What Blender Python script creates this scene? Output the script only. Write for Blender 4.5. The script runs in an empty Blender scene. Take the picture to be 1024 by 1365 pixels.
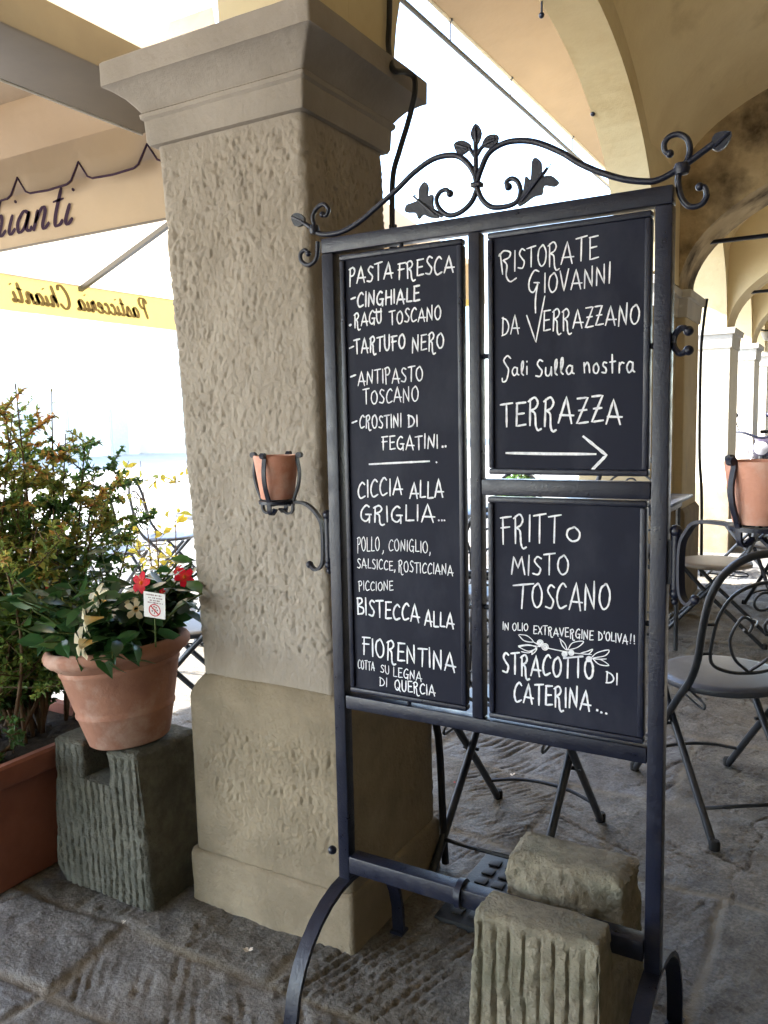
import bpy, bmesh, math, random
import numpy as np
from math import sin, cos, tan, pi, radians, sqrt, atan2
from mathutils import Vector, Matrix, noise as mnoise

random.seed(7); RNG = np.random.default_rng(7)
SC = bpy.context.scene
COL = SC.collection
SCALE = 0.853                       # survey units -> metres (applied once, at the end)

# ------------------------------------------------------------------ camera
CAM_F, CAM_CX, CAM_CY, CAM_H = 1090.0, 512.0, 682.5, 1.5
YAW, PITCH, ROLL = radians(30.1), radians(6.3), radians(1.2)
_f = np.array([-sin(YAW)*cos(PITCH), cos(YAW)*cos(PITCH), -sin(PITCH)])
_r0 = np.array([cos(YAW), sin(YAW), 0.0]); _u0 = np.cross(_r0, _f)
_r = _r0*cos(ROLL) - _u0*sin(ROLL); _u = _u0*cos(ROLL) + _r0*sin(ROLL)
cam_data = bpy.data.cameras.new('camera'); cam = bpy.data.objects.new('camera', cam_data); COL.objects.link(cam)
cam_data.sensor_fit = 'VERTICAL'; cam_data.sensor_height = 36.0
cam_data.lens = 36.0*CAM_F/1365.0
cam_data.clip_start = 0.05; cam_data.clip_end = 2000.0
cam.matrix_world = Matrix(((_r[0], _u[0], -_f[0], 0), (_r[1], _u[1], -_f[1], 0), (_r[2], _u[2], -_f[2], CAM_H*SCALE), (0, 0, 0, 1)))
SC.camera = cam

def at(px, py, X=None, Y=None, Z=None):
    """survey helper: where the sight line through a photo pixel meets a plane of the place"""
    d = _f*CAM_F + _r*(px-CAM_CX) - _u*(py-CAM_CY)
    c = np.array([0, 0, CAM_H])
    if X is not None: t = (X-c[0])/d[0]
    elif Y is not None: t = (Y-c[1])/d[1]
    else: t = (Z-c[2])/d[2]
    return tuple(c + d*t)

# ------------------------------------------------------------------ sky, sun, exposure
SUN_TO = Vector((-0.80, -0.36, 0.80)).normalized()        # direction towards the sun
world = bpy.data.worlds.new('World'); SC.world = world; world.use_nodes = True
wn = world.node_tree
sky = wn.nodes.new('ShaderNodeTexSky'); sky.sky_type = 'NISHITA'; sky.sun_disc = False
sky.sun_elevation = math.asin(SUN_TO.z)
sky.sun_rotation = atan2(SUN_TO.x, SUN_TO.y)
sky.air_density = 1.0; sky.dust_density = 0.8; sky.ozone_density = 1.0
bg = wn.nodes['Background']; wn.links.new(sky.outputs['Color'], bg.inputs['Color']); bg.inputs['Strength'].default_value = 0.15
sun_d = bpy.data.lights.new('sun', 'SUN'); sun_d.energy = 3.4; sun_d.angle = radians(0.6); sun_d.color = (1.0, 0.96, 0.90)
sun = bpy.data.objects.new('sun', sun_d); COL.objects.link(sun)
sun.rotation_euler = SUN_TO.to_track_quat('Z', 'Y').to_euler()
SC.view_settings.view_transform = 'Standard'; SC.view_settings.look = 'None'
SC.view_settings.exposure = 3.5; SC.view_settings.gamma = 1.0
SC.cycles.max_bounces = 10; SC.cycles.diffuse_bounces = 6; SC.cycles.transparent_max_bounces = 12
SC.cycles.sample_clamp_indirect = 8.0

# ------------------------------------------------------------------ scene bookkeeping
def tag(o, label=None, cat=None, group=None, kind=None):
    if label: o['label'] = label
    if cat: o['category'] = cat
    if group: o['group'] = group
    if kind: o['kind'] = kind
    return o
def thing(name, label, cat, loc=(0, 0, 0), rz=0.0, group=None, scale=1.0):
    o = bpy.data.objects.new(name, None); COL.objects.link(o)
    o.location = loc; o.rotation_euler = (0, 0, rz); o.scale = (scale,)*3; o.empty_display_size = 0.1
    return tag(o, label, cat, group)
def kids(o): return [c for c in bpy.data.objects if c.parent == o]
def dup(o, loc, rz, label, scale=None):
    r = o.copy(); COL.objects.link(r); r.location = loc; r.rotation_euler = (0, 0, rz); r['label'] = label
    if scale: r.scale = (scale,)*3
    for ch in kids(o):
        c = ch.copy(); COL.objects.link(c); c.parent = r
        for g in kids(ch):
            d = g.copy(); COL.objects.link(d); d.parent = c
    return r

# ------------------------------------------------------------------ mesh helpers
def sub(a, b): return (a[0]-b[0], a[1]-b[1], a[2]-b[2])
class MB:
    def __init__(s): s.v = []; s.f = []; s.t = []
    def add(s, vs, fs, tint=None):
        n = len(s.v); s.v += [tuple(map(float, p)) for p in vs]; s.f += [tuple(i+n for i in q) for q in fs]
        if tint is not None:
            s.t += [tint]*len(vs) if not hasattr(tint, '__len__') else list(tint)
        return s
    def box(s, x0, x1, y0, y1, z0, z1, b=0.0):
        if b <= 0:
            vs = [(x, y, z) for z in (z0, z1) for y in (y0, y1) for x in (x0, x1)]
            return s.add(vs, [(0, 2, 3, 1), (4, 5, 7, 6), (0, 1, 5, 4), (2, 6, 7, 3), (0, 4, 6, 2), (1, 3, 7, 5)])
        bm = bmesh.new(); bmesh.ops.create_cube(bm, size=1)
        for v in bm.verts: v.co = Vector(((x0+x1)/2+v.co.x*(x1-x0), (y0+y1)/2+v.co.y*(y1-y0), (z0+z1)/2+v.co.z*(z1-z0)))
        bmesh.ops.bevel(bm, geom=bm.edges[:], offset=b, segments=2, affect='EDGES', profile=0.5)
        bm.verts.index_update()
        s.add([v.co for v in bm.verts], [[v.index for v in f.verts] for f in bm.faces]); bm.free(); return s
    def sweep(s, path, prof, up=None, scl=None, closed=False, caps=True):
        P = [Vector(p) for p in path]; n = len(P); m = len(prof)
        T = []
        for i in range(n):
            a = P[(i-1) % n] if (closed or i > 0) else P[i]; b = P[(i+1) % n] if (closed or i < n-1) else P[i]
            d = (b-a); T.append(d.normalized() if d.length > 1e-9 else Vector((0, 0, 1)))
        vs = []
        if up is None:
            t0 = T[0]; nrm = t0.orthogonal().normalized()
        for i in range(n):
            t = T[i]
            if up is not None:
                nn = Vector(up); nn = (nn - t*nn.dot(t)); nn = nn.normalized() if nn.length > 1e-6 else t.orthogonal().normalized()
            else:
                nrm = (nrm - t*nrm.dot(t)).normalized(); nn = nrm
            bn = t.cross(nn)
            k = 1.0 if scl is None else scl[i]
            for (a, b) in prof: vs.append(P[i] + nn*(a*k) + bn*(b*k))
        fs = []
        for i in range(n if closed else n-1):
            j = (i+1) % n
            for q in range(m):
                r = (q+1) % m
                fs.append((i*m+q, i*m+r, j*m+r, j*m+q))
        if caps and not closed:
            fs.append(tuple(range(m-1, -1, -1))); fs.append(tuple((n-1)*m+q for q in range(m)))
        return s.add(vs, fs)
    def tube(s, path, r, n=8, scl=None, closed=False):
        return s.sweep(path, [(r*cos(2*pi*k/n), r*sin(2*pi*k/n)) for k in range(n)], None, scl, closed)
    def bar(s, path, w, h, up, scl=None):
        return s.sweep(path, [(w/2, h/2), (-w/2, h/2), (-w/2, -h/2), (w/2, -h/2)], up, scl)
    def lathe(s, prof, n=32, c=(0, 0, 0)):
        vs = []; fs = []; m = len(prof)
        for (r, z) in prof:
            for k in range(n): vs.append((c[0]+r*cos(2*pi*k/n), c[1]+r*sin(2*pi*k/n), c[2]+z))
        for i in range(m-1):
            for k in range(n): fs.append((i*n+k, i*n+(k+1) % n, (i+1)*n+(k+1) % n, (i+1)*n+k))
        return s.add(vs, fs)
    def ball(s, c, r, n=10, sz=1.0):
        return s.lathe([(max(1e-4, r*sin(pi*i/n)), -r*sz*cos(pi*i/n)) for i in range(n+1)], n+2, c)
    def slab(s, poly, axis_vec):
        """closed prism: polygon points (3-D, planar) pushed along axis_vec"""
        a = Vector(axis_vec); n = len(poly); vs = [Vector(p) for p in poly]; vs = vs + [p+a for p in vs]
        fs = [tuple(range(n)), tuple(range(2*n-1, n-1, -1))] + [(i, n+i, n+(i+1) % n, (i+1) % n) for i in range(n)]
        return s.add(vs, fs)
    def build(s, name, mat, parent=None, smooth=True, ang=40, fix=True):
        off = (0, 0, 0)
        p = parent
        while p is not None and not p.get('_local'):
            off = (off[0]+p.location[0], off[1]+p.location[1], off[2]+p.location[2]); p = p.parent
        if p is not None: off = (0, 0, 0)
        me = bpy.data.meshes.new(name)
        me.from_pydata([sub(v, off) for v in s.v], [], s.f)
        if fix:
            bm = bmesh.new(); bm.from_mesh(me); bmesh.ops.recalc_face_normals(bm, faces=bm.faces[:]); bm.to_mesh(me); bm.free()
        if s.t and len(s.t) == len(s.v):
            at_ = me.attributes.new('tint', 'FLOAT', 'POINT'); at_.data.foreach_set('value', [float(x) for x in s.t])
        if smooth:
            me.polygons.foreach_set('use_smooth', [True]*len(me.polygons))
            if ang < 180:
                try: me.set_sharp_from_angle(angle=radians(ang))
                except Exception: pass
        me.materials.append(mat)
        o = bpy.data.objects.new(name, me); COL.objects.link(o); o.parent = parent
        return o

def crom(pts, k=6, closed=False):
    """Catmull-Rom through the points"""
    P = [Vector(p) for p in pts]; n = len(P); out = []
    for i in range(n if closed else n-1):
        p0 = P[(i-1) % n] if (closed or i > 0) else P[i]*2-P[i+1]
        p1 = P[i]; p2 = P[(i+1) % n]
        p3 = P[(i+2) % n] if (closed or i+2 < n) else p2*2-p1
        for j in range(k):
            t = j/k
            out.append(0.5*((2*p1)+(p2-p0)*t+(2*p0-5*p1+4*p2-p3)*t*t+(3*p1-p0-3*p2+p3)*t**3))
    if not closed: out.append(P[-1])
    return out

# ---- vectorised value noise
_PERM = RNG.random((64, 64, 64))
def vnoise(x, y, z=0.0):
    x = np.asarray(x, float); y = np.asarray(y, float); z = np.asarray(z, float)+np.zeros_like(x)
    xi = np.floor(x).astype(int); yi = np.floor(y).astype(int); zi = np.floor(z).astype(int)
    fx = x-xi; fy = y-yi; fz = z-zi
    fx = fx*fx*(3-2*fx); fy = fy*fy*(3-2*fy); fz = fz*fz*(3-2*fz)
    def g(a, b, c): return _PERM[(xi+a) & 63, (yi+b) & 63, (zi+c) & 63]
    def l(a, b, t): return a+(b-a)*t
    return l(l(l(g(0, 0, 0), g(1, 0, 0), fx), l(g(0, 1, 0), g(1, 1, 0), fx), fy),
             l(l(g(0, 0, 1), g(1, 0, 1), fx), l(g(0, 1, 1), g(1, 1, 1), fx), fy), fz)
def fbm(x, y, z=0.0, o=4):
    s = 0; a = 0.5
    for i in range(o):
        s = s+a*vnoise(np.asarray(x)*2**i+i*7.3, np.asarray(y)*2**i+i*3.1, np.asarray(z)*2**i+i*5.7); a *= 0.5
    return s

def loft(levels, res, disp=None, top=True, bottom=True):
    """levels: (z, x0, x1, y0, y1, corner radius); a closed rounded-rectangle loft, its wall pushed outward by disp(x,y,z,nx,ny)"""
    z, x0, x1, y0, y1, r = levels[0]
    nx = max(2, int((x1-x0)/res)); ny = max(2, int((y1-y0)/res)); nc = 4
    rings = []
    for (z, x0, x1, y0, y1, r) in levels:
        p = []; q = []
        for (cx, cy, a0) in ((x1-r, y0+r, -90), (x1-r, y1-r, 0), (x0+r, y1-r, 90), (x0+r, y0+r, 180)):
            for k in range(nc+1):
                a = radians(a0+90*k/nc); p.append((cx+r*cos(a), cy+r*sin(a))); q.append((cos(a), sin(a)))
            a1 = radians(a0+90); nn = (ny if a0 in (-90, 90) else nx)
            nxt = {-90: (x1-r+r*cos(a1), y1-r), 0: (x0+r, y1), 90: (x0, y0+r), 180: (x1-r, y0)}[a0]
            st = p[-1]
            for k in range(1, nn):
                t = k/nn; p.append((st[0]+(nxt[0]-st[0])*t, st[1]+(nxt[1]-st[1])*t)); q.append((cos(a1), sin(a1)))
        rings.append((np.array(p), np.array(q), z))
    m = len(rings[0][0]); V = []
    for (p, q, z) in rings:
        zz = np.full(m, z)
        d = disp(p[:, 0], p[:, 1], zz, q[:, 0], q[:, 1]) if disp else np.zeros(m)
        V.append(np.column_stack([p[:, 0]+q[:, 0]*d, p[:, 1]+q[:, 1]*d, zz]))
    V = np.concatenate(V); F = []
    for i in range(len(rings)-1):
        for k in range(m):
            k2 = (k+1) % m; F.append((i*m+k, i*m+k2, (i+1)*m+k2, (i+1)*m+k))
    V = V.tolist()
    for on, base, rev in ((bottom, 0, True), (top, (len(rings)-1)*m, False)):
        if on:
            c = np.mean(np.array(V[base:base+m]), axis=0); ci = len(V); V.append(c.tolist())
            for k in range(m):
                k2 = (k+1) % m
                F.append((base+k2, base+k, ci) if rev else (base+k, base+k2, ci))
    return V, F
def zlev(z0, z1, res): n = max(1, int((z1-z0)/res)); return [z0+(z1-z0)*i/n for i in range(n+1)]

# ------------------------------------------------------------------ materials
def lin(c):
    c = [x/255.0 for x in c]
    return tuple((x/12.92 if x <= 0.04045 else ((x+0.055)/1.055)**2.4) for x in c)+(1.0,)
def new_mat(name):
    m = bpy.data.materials.new(name); m.use_nodes = True
    return m, m.node_tree, m.node_tree.nodes['Principled BSDF']
def pmat(name, c1, c2=None, scale=6.0, rough=0.8, spec=0.3, bump=None, metal=0.0, detail=6.0, c3=None, scale3=1.5, lo3=0.5, hi3=0.7, stretch=(1, 1, 1), coat=0.0, rvar=0.0):
    """procedural surface: c1/c2 mixed by fine noise, c3 in larger irregular patches, bump = (scale, strength, distance)"""
    m, nt, p = new_mat(name); N = nt.nodes; L = nt.links
    p.inputs['Roughness'].default_value = rough; p.inputs['Specular IOR Level'].default_value = spec; p.inputs['Metallic'].default_value = metal
    p.inputs['Coat Weight'].default_value = coat
    tc = N.new('ShaderNodeTexCoord'); mp = N.new('ShaderNodeMapping'); mp.inputs['Scale'].default_value = stretch
    L.new(tc.outputs['Object'], mp.inputs['Vector'])
    def nz(s, d=detail, r=0.6):
        n = N.new('ShaderNodeTexNoise'); n.inputs['Scale'].default_value = s; n.inputs['Detail'].default_value = d; n.inputs['Roughness'].default_value = r
        L.new(mp.outputs['Vector'], n.inputs['Vector']); return n
    def mix(f, a, b):
        x = N.new('ShaderNodeMix'); x.data_type = 'RGBA'; L.new(f, x.inputs['Factor'])
        for s, v in ((6, a), (7, b)):
            if isinstance(v, tuple): x.inputs[s].default_value = v
            else: L.new(v, x.inputs[s])
        return x.outputs[2]
    def rng(o, a, b):
        r = N.new('ShaderNodeMapRange'); r.inputs[1].default_value = a; r.inputs[2].default_value = b; r.clamp = True; L.new(o, r.inputs[0]); return r.outputs[0]
    out = c1
    n1 = nz(scale)
    if c2: out = mix(rng(n1.outputs['Fac'], 0.35, 0.65), c1, c2)
    if c3: out = mix(rng(nz(scale3).outputs['Fac'], lo3, hi3), out if not isinstance(out, tuple) else out, c3)
    if isinstance(out, tuple): p.inputs['Base Color'].default_value = out
    else: L.new(out, p.inputs['Base Color'])
    if rvar:
        rr = N.new('ShaderNodeMapRange'); rr.inputs[1].default_value = 0.3; rr.inputs[2].default_value = 0.7
        rr.inputs[3].default_value = max(0.05, rough-rvar); rr.inputs[4].default_value = min(1, rough+rvar)
        L.new(n1.outputs['Fac'], rr.inputs[0]); L.new(rr.outputs[0], p.inputs['Roughness'])
    if bump:
        b = N.new('ShaderNodeBump'); b.inputs['Strength'].default_value = bump[1]; b.inputs['Distance'].default_value = bump[2]
        L.new(nz(bump[0], 8.0, 0.65).outputs['Fac'], b.inputs['Height']); L.new(b.outputs['Normal'], p.inputs['Normal'])
    return m
def cloth(name, c, trans=0.45, c2=None, seams=False):
    """woven canvas that lets part of the light through"""
    m, nt, p = new_mat(name); N = nt.nodes; L = nt.links
    tc = N.new('ShaderNodeTexCoord'); n = N.new('ShaderNodeTexNoise'); n.inputs['Scale'].default_value = 5; n.inputs['Detail'].default_value = 5
    L.new(tc.outputs['Object'], n.inputs['Vector'])
    mx = N.new('ShaderNodeMix'); mx.data_type = 'RGBA'; mx.inputs[6].default_value = c; mx.inputs[7].default_value = c2 or tuple(x*0.85 for x in c[:3])+(1,)
    L.new(n.outputs['Fac'], mx.inputs['Factor']); L.new(mx.outputs[2], p.inputs['Base Color'])
    p.inputs['Roughness'].default_value = 0.9; p.inputs['Specular IOR Level'].default_value = 0.1
    t = N.new('ShaderNodeBsdfTranslucent'); L.new(mx.outputs[2], t.inputs['Color'])
    s = N.new('ShaderNodeMixShader'); s.inputs[0].default_value = trans
    L.new(p.outputs[0], s.inputs[1]); L.new(t.outputs[0], s.inputs[2])
    out = N['Material Output']; L.new(s.outputs[0], out.inputs['Surface'])
    w = N.new('ShaderNodeTexNoise'); w.inputs['Scale'].default_value = 9; w.inputs['Detail'].default_value = 3; L.new(tc.outputs['Object'], w.inputs['Vector'])
    b = N.new('ShaderNodeBump'); b.inputs['Strength'].default_value = 0.25; b.inputs['Distance'].default_value = 0.02
    L.new(w.outputs['Fac'], b.inputs['Height']); L.new(b.outputs['Normal'], p.inputs['Normal'])
    return m
def leafmat(name, stops, trans=0.4, rough=0.45, spec=0.4):
    """leaf colour picked per leaf from the 'tint' attribute"""
    m, nt, p = new_mat(name); N = nt.nodes; L = nt.links
    a = N.new('ShaderNodeAttribute'); a.attribute_name = 'tint'
    r = N.new('ShaderNodeValToRGB'); L.new(a.outputs['Fac'], r.inputs['Fac'])
    while len(r.color_ramp.elements) < len(stops): r.color_ramp.elements.new(0.5)
    for e, (pos, c) in zip(r.color_ramp.elements, stops): e.position = pos; e.color = c
    L.new(r.outputs['Color'], p.inputs['Base Color']); p.inputs['Roughness'].default_value = rough; p.inputs['Specular IOR Level'].default_value = spec
    t = N.new('ShaderNodeBsdfTranslucent'); hs = N.new('ShaderNodeHueSaturation'); hs.inputs['Value'].default_value = 1.5
    L.new(r.outputs['Color'], hs.inputs['Color']); L.new(hs.outputs['Color'], t.inputs['Color'])
    s = N.new('ShaderNodeMixShader'); s.inputs[0].default_value = trans
    L.new(p.outputs[0], s.inputs[1]); L.new(t.outputs[0], s.inputs[2]); L.new(s.outputs[0], N['Material Output'].inputs['Surface'])
    return m
M = {}
M['stucco'] = pmat('rough_stucco', (.365, .32, .265, 1), (.30, .26, .212, 1), 9, .92, .15, (110, .6, .008), c3=(.24, .205, .16, 1), scale3=3.0, lo3=.50, hi3=.82, stretch=(1, 1, .6))
M['stucco_base'] = pmat('ochre_stucco', (.295, .243, .170, 1), (.225, .185, .128, 1), 8, .92, .15, (90, .6, .010), c3=(.19, .155, .108, 1), scale3=3.4, lo3=.46, hi3=.75)
M['capital'] = pmat('capital_stone', (.345, .305, .26, 1), (.285, .25, .21, 1), 5, .9, .15, (45, .35, .01))
M['plaster'] = pmat('ochre_plaster', (.80, .68, .43, 1), (.74, .61, .37, 1), 2.5, .92, .1, (12, .25, .02), c3=(.50, .38, .20, 1), scale3=2.1, lo3=.55, hi3=.80)
M['arch_plaster'] = pmat('pale_ochre_plaster', (.72, .62, .40, 1), (.66, .55, .34, 1), 3, .92, .1, (14, .25, .02), c3=(.50, .38, .2, 1), scale3=2, lo3=.55, hi3=.8)
M['stained'] = pmat('mould_stained_plaster', (.58, .46, .28, 1), (.48, .37, .22, 1), 5, .95, .1, (25, .4, .02), c3=(.07, .052, .033, 1), scale3=2.6, lo3=.44, hi3=.68)
M['pier'] = pmat('pier_plaster', (.55, .46, .30, 1), (.48, .40, .26, 1), 4, .92, .1, (25, .3, .01), c3=(.42, .37, .28, 1), scale3=3, lo3=.58, hi3=.75)
M['absorber'] = pmat('dark_bounce_absorber', (.045, .034, .025, 1), (.065, .05, .036, 1), 4, .6, .3)  # near-black surface for unseen walls, added to cut bounce in the walkway
M['sunlit_pier'] = pmat('sun_whitened_plaster', (.70, .66, .56, 1), (.64, .60, .50, 1), 4, .92, .1, (25, .3, .01), c3=(.42, .39, .33, 1), scale3=1.7, lo3=.62, hi3=.70)  # pier plaster copy with the white of direct sun put in its colour
M['trim'] = pmat('pale_stone_trim', (.55, .53, .48, 1), (.48, .46, .42, 1), 6, .9, .15, (30, .3, .01))
M['facade'] = pmat('pale_facade', (.80, .76, .68, 1), (.76, .72, .64, 1), 1.5, .9, .1)
M['shutter'] = pmat('shutter_paint', (.50, .50, .48, 1), (.45, .45, .43, 1), 8, .6)
M['iron'] = pmat('black_painted_iron', (.0058, .0078, .020, 1), (.008, .0105, .025, 1), 30, .38, .45, (130, .35, .003), rvar=.12, c3=(.028, .024, .026, 1), scale3=14, lo3=.60, hi3=.78)
M['iron2'] = pmat('anthracite_painted_steel', (.018, .022, .028, 1), (.026, .030, .037, 1), 25, .36, .5, (120, .15, .002), rvar=.08)
M['seat_grey'] = pmat('grey_painted_seat', (.030, .034, .047, 1), (.038, .043, .056, 1), 14, .40, .5, (60, .1, .002), c3=(.068, .072, .085, 1), scale3=9, lo3=.55, hi3=.7)
M['seat_beige'] = pmat('dusty_beige_seat', (.16, .135, .11, 1), (.19, .16, .13, 1), 12, .45, .5)
M['board'] = pmat('blackboard', (.0040, .0054, .0165, 1), (.0065, .0082, .0215, 1), 5, .65, .22, (90, .08, .002), c3=(.030, .033, .050, 1), scale3=5.5, lo3=.50, hi3=.80, stretch=(1, 1, .55))
M['chalk'] = pmat('white_chalk', (.90, .91, .94, 1), (.66, .68, .73, 1), 90, .95, .1, c3=(.55, .57, .63, 1), scale3=30, lo3=.52, hi3=.70)
M['terracotta'] = pmat('terracotta', (.36, .18, .12, 1), (.28, .135, .09, 1), 9, .88, .2, (70, .35, .006), c3=(.46, .33, .26, 1), scale3=6, lo3=.52, hi3=.74)
M['terracotta_new'] = pmat('pale_terracotta', (.66, .33, .24, 1), (.58, .27, .19, 1), 10, .84, .2, (90, .3, .004), c3=(.68, .45, .37, 1), scale3=16, lo3=.5, hi3=.75)
M['terracotta_dark'] = pmat('dark_terracotta', (.30, .12, .08, 1), (.24, .095, .065, 1), 8, .85, .2, (60, .2, .006))
M['soil'] = pmat('soil', (.035, .026, .018, 1), (.06, .045, .03, 1), 30, .95, .1, (60, 1, .02))
M['sandstone'] = pmat('grey_sandstone', (.315, .285, .215, 1), (.215, .192, .145, 1), 26, .93, .15, (75, 1.0, .014), c3=(.17, .17, .12, 1), scale3=6, lo3=.45, hi3=.75)
M['sandstone_dark'] = pmat('weathered_grey_sandstone', (.17, .166, .135, 1), (.11, .109, .09, 1), 26, .93, .15, (75, 1.0, .014), c3=(.085, .086, .068, 1), scale3=7, lo3=.45, hi3=.75)
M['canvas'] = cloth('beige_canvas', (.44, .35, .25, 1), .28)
M['canvas_shade'] = cloth('shaded_beige_canvas', (.36, .28, .20, 1), .015)  # beige canvas copy, darker and nearly opaque to stand for its shaded underside
M['canvas_pale'] = cloth('cream_canvas', (.72, .60, .43, 1), .45)
M['canvas_yellow'] = cloth('yellowed_canvas', (.60, .46, .15, 1), .17)
M['canvas_brown'] = cloth('taupe_canvas', (.33, .25, .17, 1), .22)
M['awn_metal'] = pmat('awning_metal', (.15, .12, .085, 1), (.13, .103, .073, 1), 6, .55, .4)
M['ink'] = pmat('plum_lettering', (.035, .018, .035, 1), None, 5, .8, .1)
M['ink_olive'] = pmat('olive_lettering', (.16, .12, .05, 1), None, 5, .8, .1)
M['cable'] = pmat('black_cable', (.015, .015, .018, 1), None, 5, .5, .4)
M['drain'] = pmat('cast_iron_drain', (.016, .018, .023, 1), (.028, .029, .032, 1), 20, .6, .5, (50, .4, .004), metal=.3)
M['paper'] = pmat('white_card', (.75, .75, .73, 1), (.70, .70, .68, 1), 4, .7, .2)
M['red_ink'] = pmat('red_ink', (.5, .04, .05, 1), None, 5, .7, .2)
M['grey_ink'] = pmat('grey_ink', (.25, .15, .15, 1), None, 5, .7, .2)
M['petal_white'] = leafmat('cream_petals', [(0, (.85, .78, .60, 1)), (1, (.85, .55, .12, 1))], .35, .6, .2)
M['petal_red'] = leafmat('red_petals', [(0, (.62, .012, .03, 1)), (1, (.75, .25, .04, 1))], .35, .55, .2)
M['stem'] = pmat('brown_twigs', (.10, .06, .035, 1), (.14, .09, .05, 1), 30, .85, .2)
M['green_stem'] = pmat('green_stems', (.09, .12, .035, 1), (.07, .10, .03, 1), 30, .7, .2)
M['leaf_gloss'] = leafmat('glossy_leaves', [(0, (.014, .045, .014, 1)), (.6, (.03, .085, .022, 1)), (1, (.07, .15, .03, 1))], .25, .28, .55)
M['leaf_mix'] = leafmat('autumn_leaves', [(0, (.045, .095, .025, 1)), (.40, (.14, .21, .045, 1)), (.64, (.27, .25, .055, 1)), (.85, (.42, .22, .06, 1)), (1, (.36, .12, .05, 1))], .55, .5, .3)
M['leaf_yellow'] = leafmat('yellow_leaves', [(0, (.12, .18, .03, 1)), (.5, (.35, .30, .04, 1)), (1, (.55, .38, .05, 1))], .5, .5, .3)
M['leaf_green'] = leafmat('green_leaves', [(0, (.028, .065, .02, 1)), (.6, (.07, .14, .035, 1)), (1, (.14, .21, .05, 1))], .45, .45, .35)
M['rubber'] = pmat('tyre_rubber', (.02, .02, .02, 1), None, 10, .8, .2)
M['chrome'] = pmat('bright_metal', (.6, .6, .62, 1), None, 10, .25, .5, metal=.9)
M['bike_paint'] = pmat('dark_bike_paint', (.04, .035, .06, 1), None, 10, .3, .5, coat=.5)
M['bike_blue'] = pmat('blue_bike_paint', (.03, .09, .35, 1), None, 10, .3, .5, coat=.5)
M['lens'] = pmat('lamp_lens', (.35, .35, .38, 1), None, 10, .2, .6)
M['litter'] = pmat('fallen_petals', (.72, .68, .60, 1), (.6, .5, .4, 1), 40, .8, .2)

def paving_mat(name, cols, joint, bigbump):
    m, nt, p = new_mat(name); N = nt.nodes; L = nt.links
    p.inputs['Roughness'].default_value = .72; p.inputs['Specular IOR Level'].default_value = .35
    tc = N.new('ShaderNodeTexCoord')
    a = N.new('ShaderNodeAttribute'); a.attribute_name = 'tint'; j = N.new('ShaderNodeAttribute'); j.attribute_name = 'joint'
    r = N.new('ShaderNodeValToRGB'); L.new(a.outputs['Fac'], r.inputs['Fac'])
    while len(r.color_ramp.elements) < len(cols): r.color_ramp.elements.new(.5)
    for i, (e, c) in enumerate(zip(r.color_ramp.elements, cols)): e.position = i/(len(cols)-1); e.color = c
    def nz(s, d):
        n = N.new('ShaderNodeTexNoise'); n.inputs['Scale'].default_value = s; n.inputs['Detail'].default_value = d; n.inputs['Roughness'].default_value = .65
        L.new(tc.outputs['Object'], n.inputs['Vector']); return n
    n1 = nz(7, 8); mr = N.new('ShaderNodeMapRange'); mr.inputs[1].default_value = .3; mr.inputs[2].default_value = .7; mr.inputs[3].default_value = .55; mr.inputs[4].default_value = 1.35
    L.new(n1.outputs['Fac'], mr.inputs[0])
    mu = N.new('ShaderNodeMix'); mu.data_type = 'RGBA'; mu.blend_type = 'MULTIPLY'; mu.inputs['Factor'].default_value = 1
    L.new(r.outputs['Color'], mu.inputs[6]); L.new(mr.outputs[0], mu.inputs[7])
    n9 = nz(95, 6); m9 = N.new('ShaderNodeMapRange'); m9.inputs[1].default_value = .35; m9.inputs[2].default_value = .65; m9.inputs[3].default_value = .62; m9.inputs[4].default_value = 1.35; L.new(n9.outputs['Fac'], m9.inputs[0])
    mu2 = N.new('ShaderNodeMix'); mu2.data_type = 'RGBA'; mu2.blend_type = 'MULTIPLY'; mu2.inputs['Factor'].default_value = 1; L.new(mu.outputs[2], mu2.inputs[6]); L.new(m9.outputs[0], mu2.inputs[7]); mu = mu2
    n2 = nz(1.6, 5); m2 = N.new('ShaderNodeMapRange'); m2.inputs[1].default_value = .48; m2.inputs[2].default_value = .68; L.new(n2.outputs['Fac'], m2.inputs[0])
    mo = N.new('ShaderNodeMix'); mo.data_type = 'RGBA'; mo.inputs[7].default_value = (.130, .108, .075, 1)
    k = N.new('ShaderNodeMath'); k.operation = 'MULTIPLY'; k.inputs[1].default_value = .55; L.new(m2.outputs[0], k.inputs[0])
    L.new(k.outputs[0], mo.inputs['Factor']); L.new(mu.outputs[2], mo.inputs[6])
    mj = N.new('ShaderNodeMix'); mj.data_type = 'RGBA'; L.new(j.outputs['Fac'], mj.inputs['Factor']); L.new(mo.outputs[2], mj.inputs[6]); mj.inputs[7].default_value = joint
    L.new(mj.outputs[2], p.inputs['Base Color'])
    rr = N.new('ShaderNodeMapRange'); rr.inputs[1].default_value = .3; rr.inputs[2].default_value = .7; rr.inputs[3].default_value = .5; rr.inputs[4].default_value = .9
    L.new(nz(4, 6).outputs['Fac'], rr.inputs[0]); L.new(rr.outputs[0], p.inputs['Roughness'])
    b = N.new('ShaderNodeBump'); b.inputs['Strength'].default_value = .7; b.inputs['Distance'].default_value = bigbump
    L.new(nz(60, 12).outputs['Fac'], b.inputs['Height']); L.new(b.outputs['Normal'], p.inputs['Normal'])
    return m
M['paving'] = paving_mat('worn_flagstones', [(.108, .098, .080, 1), (.138, .128, .110, 1), (.130, .128, .126, 1), (.176, .168, .155, 1)], (.180, .155, .112, 1), .012)
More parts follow.
